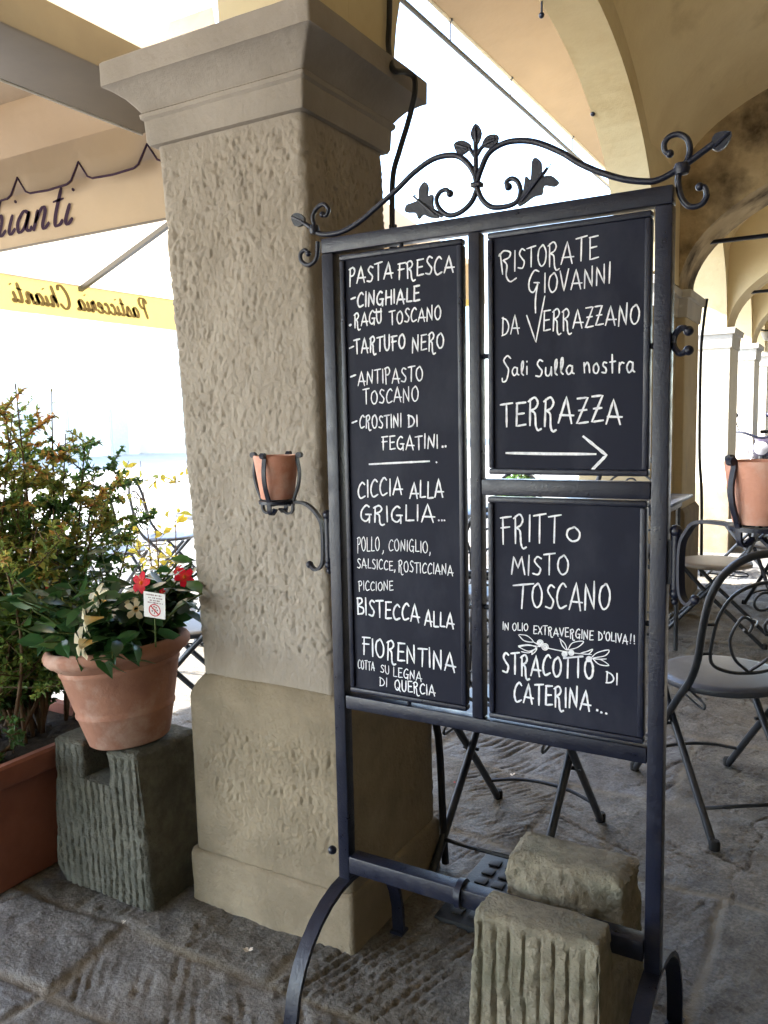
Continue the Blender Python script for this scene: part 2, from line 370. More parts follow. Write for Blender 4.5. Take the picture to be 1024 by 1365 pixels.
M['piazza'] = pmat('pale_piazza_paving', (.42, .40, .36, 1), (.36, .34, .31, 1), 1.2, .85, .2, (9, .3, .02))
# ================================================================== ground
def build_ground():
    g = MB(); g.add([(-400, -400, -.06), (400, -400, -.06), (400, 400, -.06), (-400, 400, -.06)], [(0, 1, 2, 3)])
    tag(g.build('ground', M['piazza'], None, False), kind='structure')
    xs = np.concatenate([np.arange(-9, -3.2, .08), np.arange(-3.2, -2.6, .03), np.arange(-2.6, .35, .0095), np.arange(.35, 2.6, .08)])
    ys = np.concatenate([np.arange(-3.5, .9, .1), np.arange(.9, 2.2, .0095), np.arange(2.2, 4.5, .013), np.arange(4.5, 9, .03), np.arange(9, 20, .12)])
    X, Y = np.meshgrid(xs, ys)
    wx = X+(fbm(X*2.2, Y*2.2)-.5)*.11; wy = Y+(fbm(X*2.2+20, Y*2.2)-.5)*.11
    rows = [-4.0]
    rr = random.Random(3)
    while rows[-1] < 21: rows.append(rows[-1]+rr.uniform(.46, .78))
    # one course boundary follows the front of the stone blocks
    k = min(range(len(rows)), key=lambda i: abs(rows[i]-1.60)); rows[k] = 1.60
    rows = np.array(rows)
    ri = np.clip(np.searchsorted(rows, wy)-1, 0, len(rows)-2)
    dy = np.minimum(wy-rows[ri], rows[ri+1]-wy)
    D = np.zeros_like(X); tone = np.zeros_like(X); H = np.zeros_like(X)
    for r in range(len(rows)-1):
        msk = ri == r
        if not msk.any(): continue
        js = [-9.6]
        while js[-1] < 3: js.append(js[-1]+rr.uniform(.55, 1.15))
        if rows[r+1] <= 1.62 and rows[r] > .7: 
            q = min(range(len(js)), key=lambda i: abs(js[i]+1.87)); js[q] = -1.87
        js = np.array(js)
        x = wx[msk]; y = wy[msk]
        ci = np.clip(np.searchsorted(js, x)-1, 0, len(js)-2)
        D[msk] = np.minimum(dy[msk], np.minimum(x-js[ci], js[ci+1]-x))
        n = len(js)
        rg = np.random.default_rng(100+r)
        tn = rg.random(n); ho = (rg.random(n)-.5)*.010; an = rg.random(n)*pi; am = (.5+.5*rg.random(n))*.0085; sp = .026+rg.random(n)*.022
        tone[msk] = tn[ci]
        xx = X[msk]; yy = Y[msk]
        u = xx*np.cos(an[ci])+yy*np.sin(an[ci])
        ph = (fbm(xx*3, yy*3)-.5)*5.0
        fr_ = np.abs(((u/sp[ci]+ph*.35) % 1.0)-.5)*2; wd_ = .30+.35*fbm(xx*13, yy*13, 3.3); rid = -np.clip((wd_-fr_)/wd_, 0, 1)*1.5*np.clip((fbm(u*40, (xx*np.sin(an[ci])-yy*np.cos(an[ci]))*6, ci*1.0)-.30)*4, 0, 1.2)
        mask = np.clip((fbm(xx*2.6+ci*3.7, yy*2.6)-.34)*5, 0, 1)*(.35+1.3*np.clip((fbm(xx*9, yy*9, 8)-.3)*2.5, 0, 1))
        H[msk] = ho[ci]+am[ci]*rid*mask
    H += (fbm(X*4, Y*4, 2)-.5)*.02+(fbm(X*16, Y*16, 5)-.5)*.014+(fbm(X*42, Y*42, 7, 3)-.45)*.008
    jw = .007+.018*fbm(X*5, Y*5, 9)
    jt = np.clip(1-(D-jw*.4)/jw, 0, 1)
    H = H*(1-jt*.7)-jt*.006
    # cracks
    cr = np.abs(fbm(X*1.7+9, Y*1.7, 4, 5)-.47); ck = np.clip(1-cr/.006, 0, 1)*np.clip((fbm(X*.9, Y*.9, 6)-.48)*8, 0, 1)
    H -= ck*.012
    H -= np.clip(np.abs(X+1)-5.5, 0, 1)*.02
    ny, nx = X.shape
    V = np.column_stack([X.ravel(), Y.ravel(), H.ravel()-.004])
    idx = np.arange(nx*ny).reshape(ny, nx)
    F = np.stack([idx[:-1, :-1], idx[:-1, 1:], idx[1:, 1:], idx[1:, :-1]], -1).reshape(-1, 4)
    me = bpy.data.meshes.new('paving'); me.from_pydata(V.tolist(), [], F.tolist())
    me.polygons.foreach_set('use_smooth', [True]*len(me.polygons))
    for nm, arr in (('tint', tone), ('joint', np.clip(jt*(.25+1.1*np.clip((fbm(X*3, Y*3, 12)-.3)*3, 0, 1)), 0, .9))):
        a = me.attributes.new(nm, 'FLOAT', 'POINT'); a.data.foreach_set('value', arr.ravel().astype(np.float32))
    me.materials.append(M['paving'])
    o = bpy.data.objects.new('paving', me); COL.objects.link(o); tag(o, kind='structure')
build_ground()

# ================================================================== arcade
XI, XO = -1.25, -1.52
arcade = thing('arcade_building', 'ochre plastered arcade with round arches and vaults over a stone paved walkway', 'building', (-1.4, 8, 0))
ZT = 6.2
def ell(y, y0, y1, zs, rise):
    c = (y0+y1)/2; a = (y1-y0)/2
    t = max(0.0, 1-((y-c)/a)**2); return zs+rise*sqrt(t)
def arch_wall(y0, y1, w0, w1, zs, rise, xin=XI, xout=XO, n=40):
    """wall from w0 to w1 pierced by an arched opening y0..y1"""
    m = MB(); c = (y0+y1)/2; a = (y1-y0)/2
    ys = [c-a*cos(pi*i/n) for i in range(n+1)]; zs_ = [ell(y, y0, y1, zs, rise) for y in ys]
    for i in range(n):
        ya, yb, za, zb = ys[i], ys[i+1], zs_[i], zs_[i+1]
        m.add([(xin, ya, za), (xin, yb, zb), (xin, yb, ZT), (xin, ya, ZT)], [(0, 1, 2, 3)])
        m.add([(xout, ya, za), (xout, yb, zb), (xout, yb, ZT), (xout, ya, ZT)], [(3, 2, 1, 0)])
        m.add([(xin, ya, za), (xout, ya, za), (xout, yb, zb), (xin, yb, zb)], [(0, 1, 2, 3)])
    for (p, q) in ((w0, y0), (y1, w1)):
        if q-p > .001: m.box(xout, xin, p, q, zs, ZT)
    o = m.build('arch_wall', M['arch_plaster'], arcade, True, 30); return o
# bays along the walkway: (opening start, opening end, spring height, rise)
arch_wall(-8.4, -2.9, -9, -2.601, 2.52, 1.6)  # unseen bay behind the viewer, added to darken the walkway
arch_wall(-2.3, 1.80, -2.6, 2.02, 2.52, 1.25)
arch_wall(2.27, 5.97, 2.021, 6.9, 2.50, 1.17)
arch_wall(7.45, 9.50, 6.901, 9.8, 2.40, 1.00, XI, -1.74)
arch_wall(10.15, 11.85, 9.801, 12.1, 2.40, .84, XI, -1.74)
arch_wall(12.45, 13.6, 12.101, 14.0, 2.40, .58, XI, -1.74)
arch_wall(14.2, 16.6, 14.001, 19.0, 2.40, 1.1, XI, -1.74)
def plain(x0, x1, y0, y1, z0, z1, mat='plaster', name='wall'): return MB().box(x0, x1, y0, y1, z0, z1).build(name, M[mat], arcade, False)
plain(2.55, 2.9, -9, 19, 3.3, ZT, 'plaster')
plain(2.56, 2.9, -9, 19, -.05, 3.298, 'absorber', 'unseen_dark_wall')  # unseen dark wall, added to deepen shade on the pillar's inner face
plain(-1.5, 2.9, -9.3, -9.0, -.05, ZT, 'absorber', 'end_wall')  # unseen dark end, added to shut off light from behind
plain(-1.52, 2.9, -9, 19, ZT+.003, ZT+.25, 'plaster', 'upper_floor')
# transverse arches across the walkway
XR = 2.55
def tz_in(x, zs=2.48, b=.95): a = (XR-XI)/2; c = (XR+XI)/2; return zs+b*sqrt(max(0, 1-((x-c)/a)**2))
def tz_out(x, z0=3.30): 
    a = (XR-XI)/2; c = (XR+XI)/2; return z0+.75*sqrt(max(0, 1-((x-c)/a)**2))
def transverse(y0, y1, mat, z0=2.48, dz=0.0, rod=True, n=44, ztop=5.0, rise=.95):
    m = MB(); a = (XR-XI)/2; c = (XR+XI)/2
    xs = [c-a*cos(pi*i/n) for i in range(n+1)]
    for i in range(n):
        xa, xb = xs[i], xs[i+1]; za, zb = tz_in(xa, z0, rise), tz_in(xb, z0, rise)
        m.add([(xa, y0, za), (xb, y0, zb), (xb, y0, ztop), (xa, y0, ztop)], [(0, 1, 2, 3)])
        m.add([(xa, y1, za), (xb, y1, zb), (xb, y1, ztop), (xa, y1, ztop)], [(3, 2, 1, 0)])
        m.add([(xa, y0, za), (xa, y1, za), (xb, y1, zb), (xb, y0, zb)], [(0, 1, 2, 3)])
    o = m.build('transverse_arch', M[mat], arcade, True, 30)
    if rod: MB().tube([(XI+.10, (y0+y1)/2+.1, z0+.40), (XR, (y0+y1)/2+.1, z0+.40)], .018, 8).build('tie_rod', M['iron'], o)
    return o
transverse(6.8, 7.40, 'stained')
transverse(9.55, 10.1, 'plaster', 2.42, rise=.9)
transverse(11.9, 12.4, 'plaster', 2.42, rise=.9)
transverse(13.65, 14.15, 'plaster', 2.42, rise=.9)
# vaults
def vault(y0, y1, cy0, cy1, zs, rise, low, n=36):
    """sail vault: meets the arcade wall along the extrados of its arch and the two transverse arches"""
    def wallz(y):
        if cy0 <= y <= cy1: return max(ell(y, cy0-.13, cy1+.13, zs, rise+.14), low-.22+.22*min(1, abs(y-(cy0+cy1)/2)/((cy1-cy0)/2)))
        return low
    def crown(x): return tz_out(x, low)
    V = []; F = []
    for i in range(n+1):
        y = y0+(y1-y0)*i/n; v = i/n
        for j in range(n+1):
            u = j/n; x = XI+.001+(XR-XI-.002)*(1-cos(pi*u))/2; uu = (x-XI)/(XR-XI)
            zw = wallz(y)
            base = (1-uu)*zw+uu*zw
            edge = crown(x)
            hump = .55*sin(pi*v)**.8*sin(pi*uu)**.8
            c00 = wallz(y0)
            V.append((x, y, base+edge-low+hump))
    for i in range(n):
        for j in range(n):
            a = i*(n+1)+j; F.append((a, a+1, a+n+2, a+n+1))
    m = MB(); m.add(V, F); return m.build('vault', M['plaster'], arcade, True, 180)
vault(-2.9, 1.9, -2.3, 1.80, 2.52, 1.25, 3.3)
vault(-9, -2.85, -8.4, -2.9, 2.52, 1.6, 3.3)  # vault of the added unseen bay
vault(1.9, 6.85, 2.27, 5.97, 2.50, 1.17, 3.28)
vault(7.35, 9.6, 7.45, 9.5, 2.40, 1.0, 3.2)
vault(10.05, 11.95, 10.15, 11.85, 2.4, .84, 3.1)
vault(12.35, 13.7, 12.45, 13.6, 2.4, .58, 3.1)
vault(14.1, 19.0, 14.2, 16.6, 2.4, 1.1, 3.1)
# engaged pilasters that carry the transverse arches
for (y0, y1) in ((6.8, 7.40), (9.55, 10.1), (11.9, 12.4), (13.65, 14.15)):
    pass

# ---- near pillar with rough stucco
def pit(x, y, z, nx, ny):
    s = x*abs(ny)*1.0+y*abs(nx); u = np.where(np.abs(ny) > .7, x, y)
    a = fbm(x*88, y*88, z*62, 2); b = fbm(x*60+9, y*60, z*44, 2)
    md = .55+.7*np.clip((fbm(x*4+3, y*4, z*3, 3)-.30)*2.6, 0, 1)
    pits = -np.clip(.36-a, 0, 1)*.025*md
    lump = ((b-.38)*.0065+(fbm(x*125, y*125, z*110, 2)-.38)*.0055)*md+(fbm(x*11, y*11, z*9, 2)-.38)*.006
    return pits+lump
pillar = thing('stone_pillar', 'massive square pillar of rough pitted stucco with a moulded capital, behind the menu board', 'pillar', (-1.5, 2.1, 0))
def shaft_rect(z):
    t = (z-.74)/(2.34-.74)
    return (-1.738-.082*t, -1.247-.048*t, 1.852-.006*t, 2.275)
def fade(z, z0, z1, w): return np.clip((z-z0)/w, 0, 1)*np.clip((z1-z)/w, 0, 1)
lv = [(z,)+shaft_rect(z)+(.022,) for z in zlev(.735, 2.33, .0040)]
V, F = loft(lv, .0038, lambda x, y, z, nx, ny: pit(x, y, z, nx, ny)*(.15+.85*fade(z, .80, 2.33, .06)))
MB().add(V, F).build('shaft', M['stucco'], pillar, True, 180)
def base_disp(x, y, z, nx, ny):
    inner = np.where(np.abs(ny) > .7, np.clip((x+1.70+.05*np.sin(z*17))/.06, 0, 1), np.clip((y-1.9)/.06, 0, 1)*.35)*np.clip((z-.20)/.05, 0, 1)*np.clip((.62-z)/.05, 0, 1)
    return pit(x, y, z, nx, ny)*(.12+.95*inner)+(fbm(x*5, y*5, z*5)-.45)*.008
lv = []
for z in zlev(0.168, .665, .0045): lv.append((z, -1.783, -1.192, 1.826, 2.365, .030))
for k in range(1, 9):
    t = k/8; e = .012*t+.0
    q = t**1.5
    lv.append((.665+.075*t, -1.783+.049*q, -1.192-.052*q, 1.826+.027*q, 2.365-.085*q, .030))
V, F = loft(lv, .0045, base_disp)
MB().add(V, F).build('base', M['stucco_base'], pillar, True, 180)
lv = [(z, -1.792-.004*(1-z/.16), -1.182+.003*(1-z/.16), 1.816, 2.375, .018) for z in zlev(-.03, .15, .012)]+[(.162, -1.789, -1.185, 1.820, 2.371, .018), (.169, -1.781, -1.194, 1.829, 2.362, .02)]
V, F = loft(lv, .012, lambda x, y, z, nx, ny: (fbm(x*6, y*6, z*6)-.45)*.016+(fbm(x*25, y*25, z*25)-.45)*.004)
MB().add(V, F).build('plinth', M['stucco_base'], pillar, True, 180)
x0, x1, y0, y1 = shaft_rect(2.34)
lv = [(z, x0-e, x1+e, y0-e, y1+e, .008) for z, e in ((2.315, .0), (2.318, .014), (2.33, .020), (2.385, .022), (2.392, .030), (2.402, .032), (2.408, .026), (2.412, .030), (2.425, .040), (2.445, .058), (2.462, .082), (2.472, .098), (2.4735, .104), (2.535, .105), (2.540, .100))]
V, F = loft(lv, .02, lambda x, y, z, nx, ny: (fbm(x*12, y*12, z*12)-.45)*.006)
MB().add(V, F).build('capital', M['capital'], pillar, True, 35)
# black cables on the pillar
cab = MB()
cab.tube(crom([at(520, -30, X=-1.235), at(519, 30, X=-1.235), at(518, 62, X=-1.23), at(524, 92, X=-1.18), at(540, 96, X=-1.17), at(552, 103, X=-1.17), at(553, 125, X=-1.165), at(545, 160, X=-1.19), at(533, 200, X=-1.215), at(524, 235, X=-1.24), at(523, 290, X=-1.245), at(524, 340, X=-1.24)], 8), .0085, 8)
cab.tube(crom([at(524, 300, X=-1.25), at(526, 400, X=-1.25), at(530, 600, X=-1.24), at(540, 800, X=-1.23), at(578, 950, X=-1.17), at(586, 1000, X=-1.168), at(590, 1080, X=-1.165), at(594, 1150, X=-1.16)], 8), .013, 8)
tag(cab.build('electric_cable', M['cable'], None), 'black electric cable looped over the capital and down the far edge of the stucco pillar', 'cable')

# ---- further piers
def pier(name, label, parts, capz, capx0, capx1, capy0, capy1, ztop, mat='pier', plz=.74):
    t = thing(name, label, 'pillar', ((capx0+capx1)/2, (capy0+capy1)/2, 0), group='piers along the arcade')
    m = MB()
    for (a, b, c, d) in parts:
        V, F = loft([(z, a, b, c, d, .012) for z in zlev(plz, ztop, .1)], .08, lambda x, y, z, nx, ny: (fbm(x*6, y*6, z*6)-.45)*.008); m.add(V, F)
    m.build('shaft', M[mat], t, True, 50)
    m = MB()
    for (a, b, c, d) in parts:
        V, F = loft([(-.03, a-.03, b+.03, c-.03, d+.03, .012), (plz-.02, a-.03, b+.03, c-.03, d+.03, .012), (plz+.02, a-.005, b+.005, c-.005, d+.005, .012)], .08); m.add(V, F)
    m.build('base', M['stucco_base'], t, True, 40)
    m = MB()
    for (a, b, c, d) in parts:
        V, F = loft([(z, a-e, b+e, c-e, d+e, .006) for z, e in ((ztop-.01, .012), (ztop+.13, .022), (ztop+.135, .045), (ztop+.19, .05), (ztop+.195, .04))], .08); m.add(V, F)
    m.build('capital', M['trim'], t, True, 35)
    return t
plain(-1.78, -1.2, -2.9, -2.3, -.03, 2.515, 'pier', 'wall')  # unseen pier behind the viewer, added for its effect on the light
pier('arcade_pier', 'pier with a pale trimmed capital below the mould-stained arch, right of the menu board', [(-1.78, -1.262, 5.95, 6.79), (-1.70, -1.195, 6.795, 7.42)], 2.4, -1.75, -1.2, 5.95, 7.4, 2.27)
pier('arcade_pier', 'sunlit white-faced pier with a damp patch, second beyond the menu board', [(-1.75, -1.205, 9.50, 10.15)], 2.4, -1.75, -1.2, 9.5, 10.15, 2.22, 'sunlit_pier')
pier('arcade_pier', 'narrow sunlit pier, third beyond the menu board, above the parked motorbike', [(-1.75, -1.205, 11.85, 12.45)], 2.4, -1.75, -1.2, 11.85, 12.45, 2.22, 'sunlit_pier')
pier('arcade_pier', 'farthest sunlit pier of the arcade at the right edge of the photo', [(-1.75, -1.205, 13.6, 14.2)], 2.4, -1.75, -1.2, 13.6, 14.2, 2.22, 'sunlit_pier')
cb = MB(); cb.tube(crom([(-1.14, 7.44, 2.47), (-1.16, 7.45, 2.3), (-1.18, 7.455, 2.0), (-1.175, 7.46, 1.2), (-1.15, 7.46, .8), (-1.14, 7.47, .1)], 8), .013, 8)
tag(cb.build('drain_pipe', M['cable'], None), 'thin black pipe down the far edge of the pier under the stained arch', 'pipe')
# lamp bracket on the far pier
lb = thing('wall_lamp', 'small pale wall lamp under the far arches', 'lamp', (-1.25, 12.6, 2.6))
MB().lathe([(.001, 0), (.07, .02), (.11, .12), (.10, .13), (.001, .13)], 14, (-1.12, 12.7, 2.5)).build('lamp_shade', M['trim'], lb)
MB().tube([(-1.25, 12.6, 2.66), (-1.12, 12.7, 2.64)], .012, 6).build('bracket', M['iron'], lb)

# ================================================================== piazza beyond
def house(label, x, y0, y1, h, nf, nb, depth=8, mat='facade'):
    t = thing('town_house', label, 'building', (x, (y0+y1)/2, 0), group='houses across the piazza')
    MB().box(x-depth, x, y0, y1, -.1, h).build('wall', M[mat], t, False)
    MB().add([(x+.5, y0-.2, h), (x+.5, y1+.2, h), (x-depth/2, y1+.2, h+1.6), (x-depth/2, y0-.2, h+1.6), (x-depth-.5, y0-.2, h), (x-depth-.5, y1+.2, h)], [(0, 1, 2, 3), (3, 2, 5, 4), (0, 3, 4), (1, 5, 2), (0, 4, 5, 1)]).build('roof', M['terracotta'], t, False)
    for f in range(nf):
        for b in range(nb):
            yc = y0+(b+.5)*(y1-y0)/nb; z = (3.6+3.3*(f-1)) if f else .1
            w = .55; hh = 1.7 if f else 2.4
            fr = MB().box(x+.002, x+.06, yc-w-.1, yc+w+.1, z-.12, z+hh+.1).build('window', M['trim'], t, False)
            MB().box(x+.062, x+.10, yc-w, yc+w, z, z+hh).build('shutter', M['shutter'], fr, False)
house('pale plastered house across the piazza seen above the outdoor tables', -34, 6, 22, 9.5, 3, 5)
house('tall pale house across the piazza behind the near pillar', -36, 22.5, 34, 11, 3, 4)
house('low pale house across the piazza behind the shrub', -33, -12, 5.5, 8, 2, 5)
house('pale house at the far end of the piazza seen through the arch', -30, 35, 60, 10, 3, 6)
# ================================================================== menu board stand
YS = 1.688
def PX(px, py, y=YS): return at(px, py, Y=y)
stand = thing('menu_board_stand', 'tall black wrought iron stand with scrolls holding three chalk menu boards', 'menu board', (-.73, YS+.017, 0))
W = .034
def tb(x0, x1, z0, z1, y0=YS, y1=YS+.034, b=.003): return MB().box(x0, x1, y0, y1, z0, z1, b)
for x in (-1.139, -.357): tb(x, x+W-.001, .30, 1.905).build('post', M['iron'], stand, True, 40)
tb(-1.139, -.324, 1.906, 1.941).build('rail', M['iron'], stand)
tb(-1.104, -.358, .776, .811, YS+.001, YS+.033).build('rail', M['iron'], stand)
tb(-.754, -.727, .812, 1.905, YS+.001, YS+.033).build('mullion', M['iron'], stand)
tb(-.726, -.358, 1.332, 1.368, YS+.001, YS+.033).build('rail', M['iron'], stand)
lb_ = tb(-1.104, -.358, .335, .380, YS-.004, YS+.038); lb_.build('lower_bar', M['iron'], stand)
cl = MB().tube([(-.800, YS+.017, .3575), (-.785, YS+.017, .3575)], .036, 16); cl.build('collar', M['iron'], stand)
# arched feet
for x in (-1.122, -.340):
    m = MB(); R_ = .255; pts = []
    for k in range(17):
        a = pi*k/16; pts.append((x, YS+.017-cos(a)*R_*1.05, .305*max(0.0, sin(a))**.85+.004))
    m.bar(pts, .036, .012, (1, 0, 0))
    m.box(x-.020, x+.020, YS+.017-R_*1.05-.02, YS+.017-R_*1.05+.02, 0, .008); m.box(x-.020, x+.020, YS+.017+R_*1.05-.02, YS+.017+R_*1.05+.02, 0, .008)
    m.build('leg', M['iron'], stand, True, 40)
bt = MB()
for p in (PX(443, 1133, YS+.012),): bt.ball(p, .012, 8)
bt.build('bolt', M['iron'], stand)
# scrollwork along the top
YC = YS+.017
def scroll_px(pts, r, taper=(1, 1), k=6, ball=0.0):
    q = crom([at(x, y, Y=YC) for x, y in pts], k); n = len(q)
    m = MB(); m.tube(q, r, 8, [taper[0]+(taper[1]-taper[0])*i/(n-1) for i in range(n)])
    if ball: m.ball(q[-1], ball, 8)
    return m
sw = MB()
def addm(m): sw.add(m.v, m.f)
addm(scroll_px([(417, 305), (425, 311), (436, 312.5), (456, 309), (479, 296), (506, 273), (529, 253), (551, 231), (578, 212), (605, 207), (621, 215), (632, 231), (635.5, 246)], .0065))
addm(scroll_px([(637, 250), (629, 269), (614, 283), (598, 287), (586, 278), (582, 266), (587, 256), (595, 253), (600, 258)], .0062, (1, .8), ball=.0085))
addm(scroll_px([(635, 246), (641, 227), (652, 204), (672, 191), (695, 187.5), (719, 191), (750, 204), (773, 218), (801, 230), (832, 239), (863, 242), (880, 239), (902, 227), (917, 217), (940, 200), (952, 191)], .0065))
addm(scroll_px([(636, 250), (643, 266), (656, 276), (676, 275), (690, 268), (694, 254), (690, 242), (682, 238), (675, 243), (678, 249)], .0062, (1, .8), ball=.0085))
addm(scroll_px([(908, 226), (917, 212), (920, 198), (916, 185), (905, 179), (893, 182), (886, 191), (887, 202), (893, 205)], .0062, (1, .85), ball=.008))
addm(scroll_px([(908, 224), (904, 240), (908, 262), (919, 275), (934, 273), (942, 262), (940, 250), (933, 249)], .0062, (1, .85), ball=.008))
addm(scroll_px([(420, 303), (417, 289), (423, 277), (432, 272.5), (438, 279), (435, 287), (430, 286)], .0058, (1, .85), ball=.0075))
addm(scroll_px([(424, 322), (422, 344), (412, 353.5), (402, 348), (401, 338), (407, 333.5), (411, 338)], .0058, (1, .85), ball=.0075))
addm(scroll_px([(417, 305), (408, 299), (400, 294)], .0055))
addm(scroll_px([(634.5, 246), (634.5, 215), (634, 186)], .0058))
addm(scroll_px([(617, 195), (626, 198), (634, 208), (642, 197), (650, 191)], .0045))
addm(scroll_px([(691, 272), (703, 258), (711, 245)], .005)); addm(scroll_px([(590, 288), (580, 282), (566, 272)], .005))
addm(scroll_px([(723, 236), (729, 228), (735, 217)], .0012)); addm(scroll_px([(556, 262), (551, 258), (547, 250)], .0012))
sw.build('scrollwork', M['iron'], stand, True, 60)
cm = MB()
for (x0, y0, x1, y1) in ((629, 242, 643, 251),): 
    a = PX(x0, y1, YC); b = PX(x1, y0, YC); cm.box(a[0], b[0], YC-.011, YC+.011, a[2], b[2], .003)
cm.build('collar', M['iron'], stand)
for c, s in (((909, 225), .016), ((419, 306), .013)):
    p = PX(*c, YC); k = MB().lathe([(.001, -.012), (s*.8, -.010), (s, 0), (s*.8, .010), (.001, .012)], 10, p); k.build('knot', M['iron'], stand)
def leaf_px(poly, name='leaf_ornament'):
    pts = [at(x, y, Y=YC-.004) for x, y in poly]; pts = [tuple(p) for p in crom(pts, 3, True)]
    m = MB(); m.slab(pts, (0, .008, 0)); c = np.mean(np.array(pts), axis=0); far = max(pts, key=lambda p: (p[0]-c[0])**2+(p[2]-c[2])**2); opp = (2*c[0]-far[0], far[1], 2*c[2]-far[2])
    m.tube([(far[0]*.8+c[0]*.2, far[1], far[2]*.8+c[2]*.2), (c[0], far[1]-.002, c[2]), (opp[0]*.6+c[0]*.4, far[1], opp[2]*.6+c[2]*.4)], .0028, 6)
    m.build(name, M['iron'], stand, True, 50); return
    n = len(pts)
    vs = [(p[0], p[1]+.000, p[2]) for p in pts]+[(p[0], p[1]+.008, p[2]) for p in pts]
    mid = [(c[0]+(p[0]-c[0])*.55, c[1]-.007-.003*((i % 6) < 3), c[2]+(p[2]-c[2])*.55) for i, p in enumerate(pts)]
    vs += mid+[(c[0], c[1]-.003, c[2]), (c[0], c[1]+.009, c[2])]
    fs = []
    for i in range(n):
        j = (i+1) % n
        fs += [(i, n+i, n+j, j), (i, j, 2*n+j, 2*n+i), (2*n+i, 2*n+j, 3*n), (n+j, n+i, 3*n+1)]
    m.add(vs, fs); m.build(name, M['iron'], stand, True, 50)
Z7 = lambda p: [(500+x*.3906, y*.3906) for x, y in p]
Z2 = lambda p: [(340+x*.332, 100+y*.332) for x, y in p]
leaf_px(Z7([(487, 700), (505, 650), (513, 600), (530, 612), (535, 550), (550, 538), (566, 555), (569, 598), (600, 598), (626, 620), (608, 636), (575, 633), (568, 662), (540, 670), (505, 695)]))
leaf_px(Z2([(735, 572), (700, 572), (672, 560), (655, 577), (643, 553), (603, 550), (606, 522), (630, 512), (655, 498), (658, 455), (680, 428), (693, 450), (690, 485), (712, 480), (712, 520), (725, 555)]))
leaf_px(Z7([(343, 420), (361, 452), (345, 492), (325, 458)]), 'bud_ornament')
leaf_px(Z7([(268, 492), (296, 478), (324, 492), (314, 514), (285, 528)]), 'bud_ornament')
leaf_px(Z7([(417, 460), (413, 490), (390, 505), (364, 496), (382, 463)]), 'bud_ornament')
leaf_px([(948, 195), (953, 178), (975, 175), (969, 192), (957, 201)], 'bud_ornament')
leaf_px(Z2([(144, 568), (170, 553), (196, 572), (190, 600), (160, 606)]), 'bud_ornament')
# small C scroll on the right post
cs = scroll_px([(918, 441), (909.5, 437), (900, 446), (898, 460), (906, 471), (918, 467)], .0062, ball=.010); 
p = PX(918, 441, YC); cs.ball(p, .010, 8); p0 = PX(895, 453, YC); p1 = PX(900, 453, YC); cs.box(p0[0]-.004, p1[0]+.002, YC-.006, YC+.006, p0[2]-.006, p0[2]+.006)
cs.build('side_scroll', M['iron'], stand)
# pot brackets (ring, four straps with curled tips, arm, hinge)
def bracket(post_x, sgn, cx, cy, zt, zb, zhinge, armtop):
    h = MB(); xs = post_x+sgn*.014
    h.tube([(xs, YC, zhinge-.055), (xs, YC, zhinge+.055)], .010, 10); h.ball((xs, YC, zhinge+.064), .013, 8); h.ball((xs, YC, zhinge-.064), .011, 8); h.ball((xs, YC, zhinge-.080), .008, 8)
    h.box(min(post_x, xs), max(post_x, xs), YC-.007, YC+.007, zhinge-.045, zhinge+.045)
    br = h.build('bracket', M['iron'], stand)
    d = Vector((cx-xs, cy-YC, 0)); L_ = d.length; d.normalize()
    q = [(.055, zhinge-.066), (.040, zhinge-.078), (.024, zhinge-.070), (.016, zhinge-.045), (.016, zhinge+.03), (.030, armtop-.03), (.062, armtop-.004), (L_-.045, armtop)]
    path = crom([(xs+d.x*a, YC+d.y*a, z) for a, z in q], 6)
    a = MB(); a.bar(path, .016, .007, (-d.y, d.x, 0)); a.ball(path[0], .010, 8); a.build('arm', M['iron'], br)
    r = MB(); rr = .040
    ring = [(cx+rr*cos(2*pi*k/24), cy+rr*sin(2*pi*k/24), armtop) for k in range(24)]
    r.sweep(ring, [(.004, .009), (-.004, .009), (-.004, -.009), (.004, -.009)], (0, 0, 1), closed=True); 
    r.bar([(cx-rr, cy, armtop-.003), (cx+rr, cy, armtop-.003)], .014, .005, (0, 0, 1)); r.bar([(cx, cy-rr, armtop-.003), (cx, cy+rr, armtop-.003)], .014, .005, (0, 0, 1))
    r.build('ring', M['iron'], br)
    for k in range(4):
        t = atan2(d.y, d.x)+pi/2*k; ux, uy = cos(t), sin(t)
        q = [(.012, armtop-.020), (.030, armtop-.030), (.043, armtop-.022), (.046, armtop+.002), (.062, armtop+.045), (.066, zt-.04), (.060, zt-.006), (.064, zt+.005), (.071, zt+.004), (.072, zt-.003)]
        s = MB(); s.bar(crom([(cx+ux*a_, cy+uy*a_, z) for a_, z in q], 5), .011, .005, (-uy, ux, 0)); s.tube([(cx+ux*.068-uy*.006, cy+uy*.068+ux*.006, zt+.001), (cx+ux*.068+uy*.006, cy+uy*.068-ux*.006, zt+.001)], .0075, 8)
        s.build('strap', M['iron'], br)
    return br
def small_pot(label, cx, cy, zt, zb):
    t = MB(); hgt = zt-zb
    t.lathe([(.001, 0), (.040, 0), (.043, .003), (.0575, hgt-.012), (.059, hgt-.004), (.058, hgt), (.054, hgt), (.0525, hgt-.010), (.036, .010), (.001, .009)], 40, (cx, cy, zb))
    o = t.build('terracotta_pot', M['terracotta_new'], None, True, 40); tag(o, label, 'flower pot', 'small empty terracotta pots in the stand brackets')
PLc = (-1.294, YC-.02); bracket(-1.139, -1, PLc[0], PLc[1], 1.420, 1.310, 1.205, 1.300)
small_pot('small empty terracotta pot in the left bracket, before the rough pillar', PLc[0], PLc[1], 1.420, 1.308)
c = at(1012, 700, Z=1.300); 
d = np.array([c[0], c[1]]); dep = -.5015*c[0]+.8652*c[1]
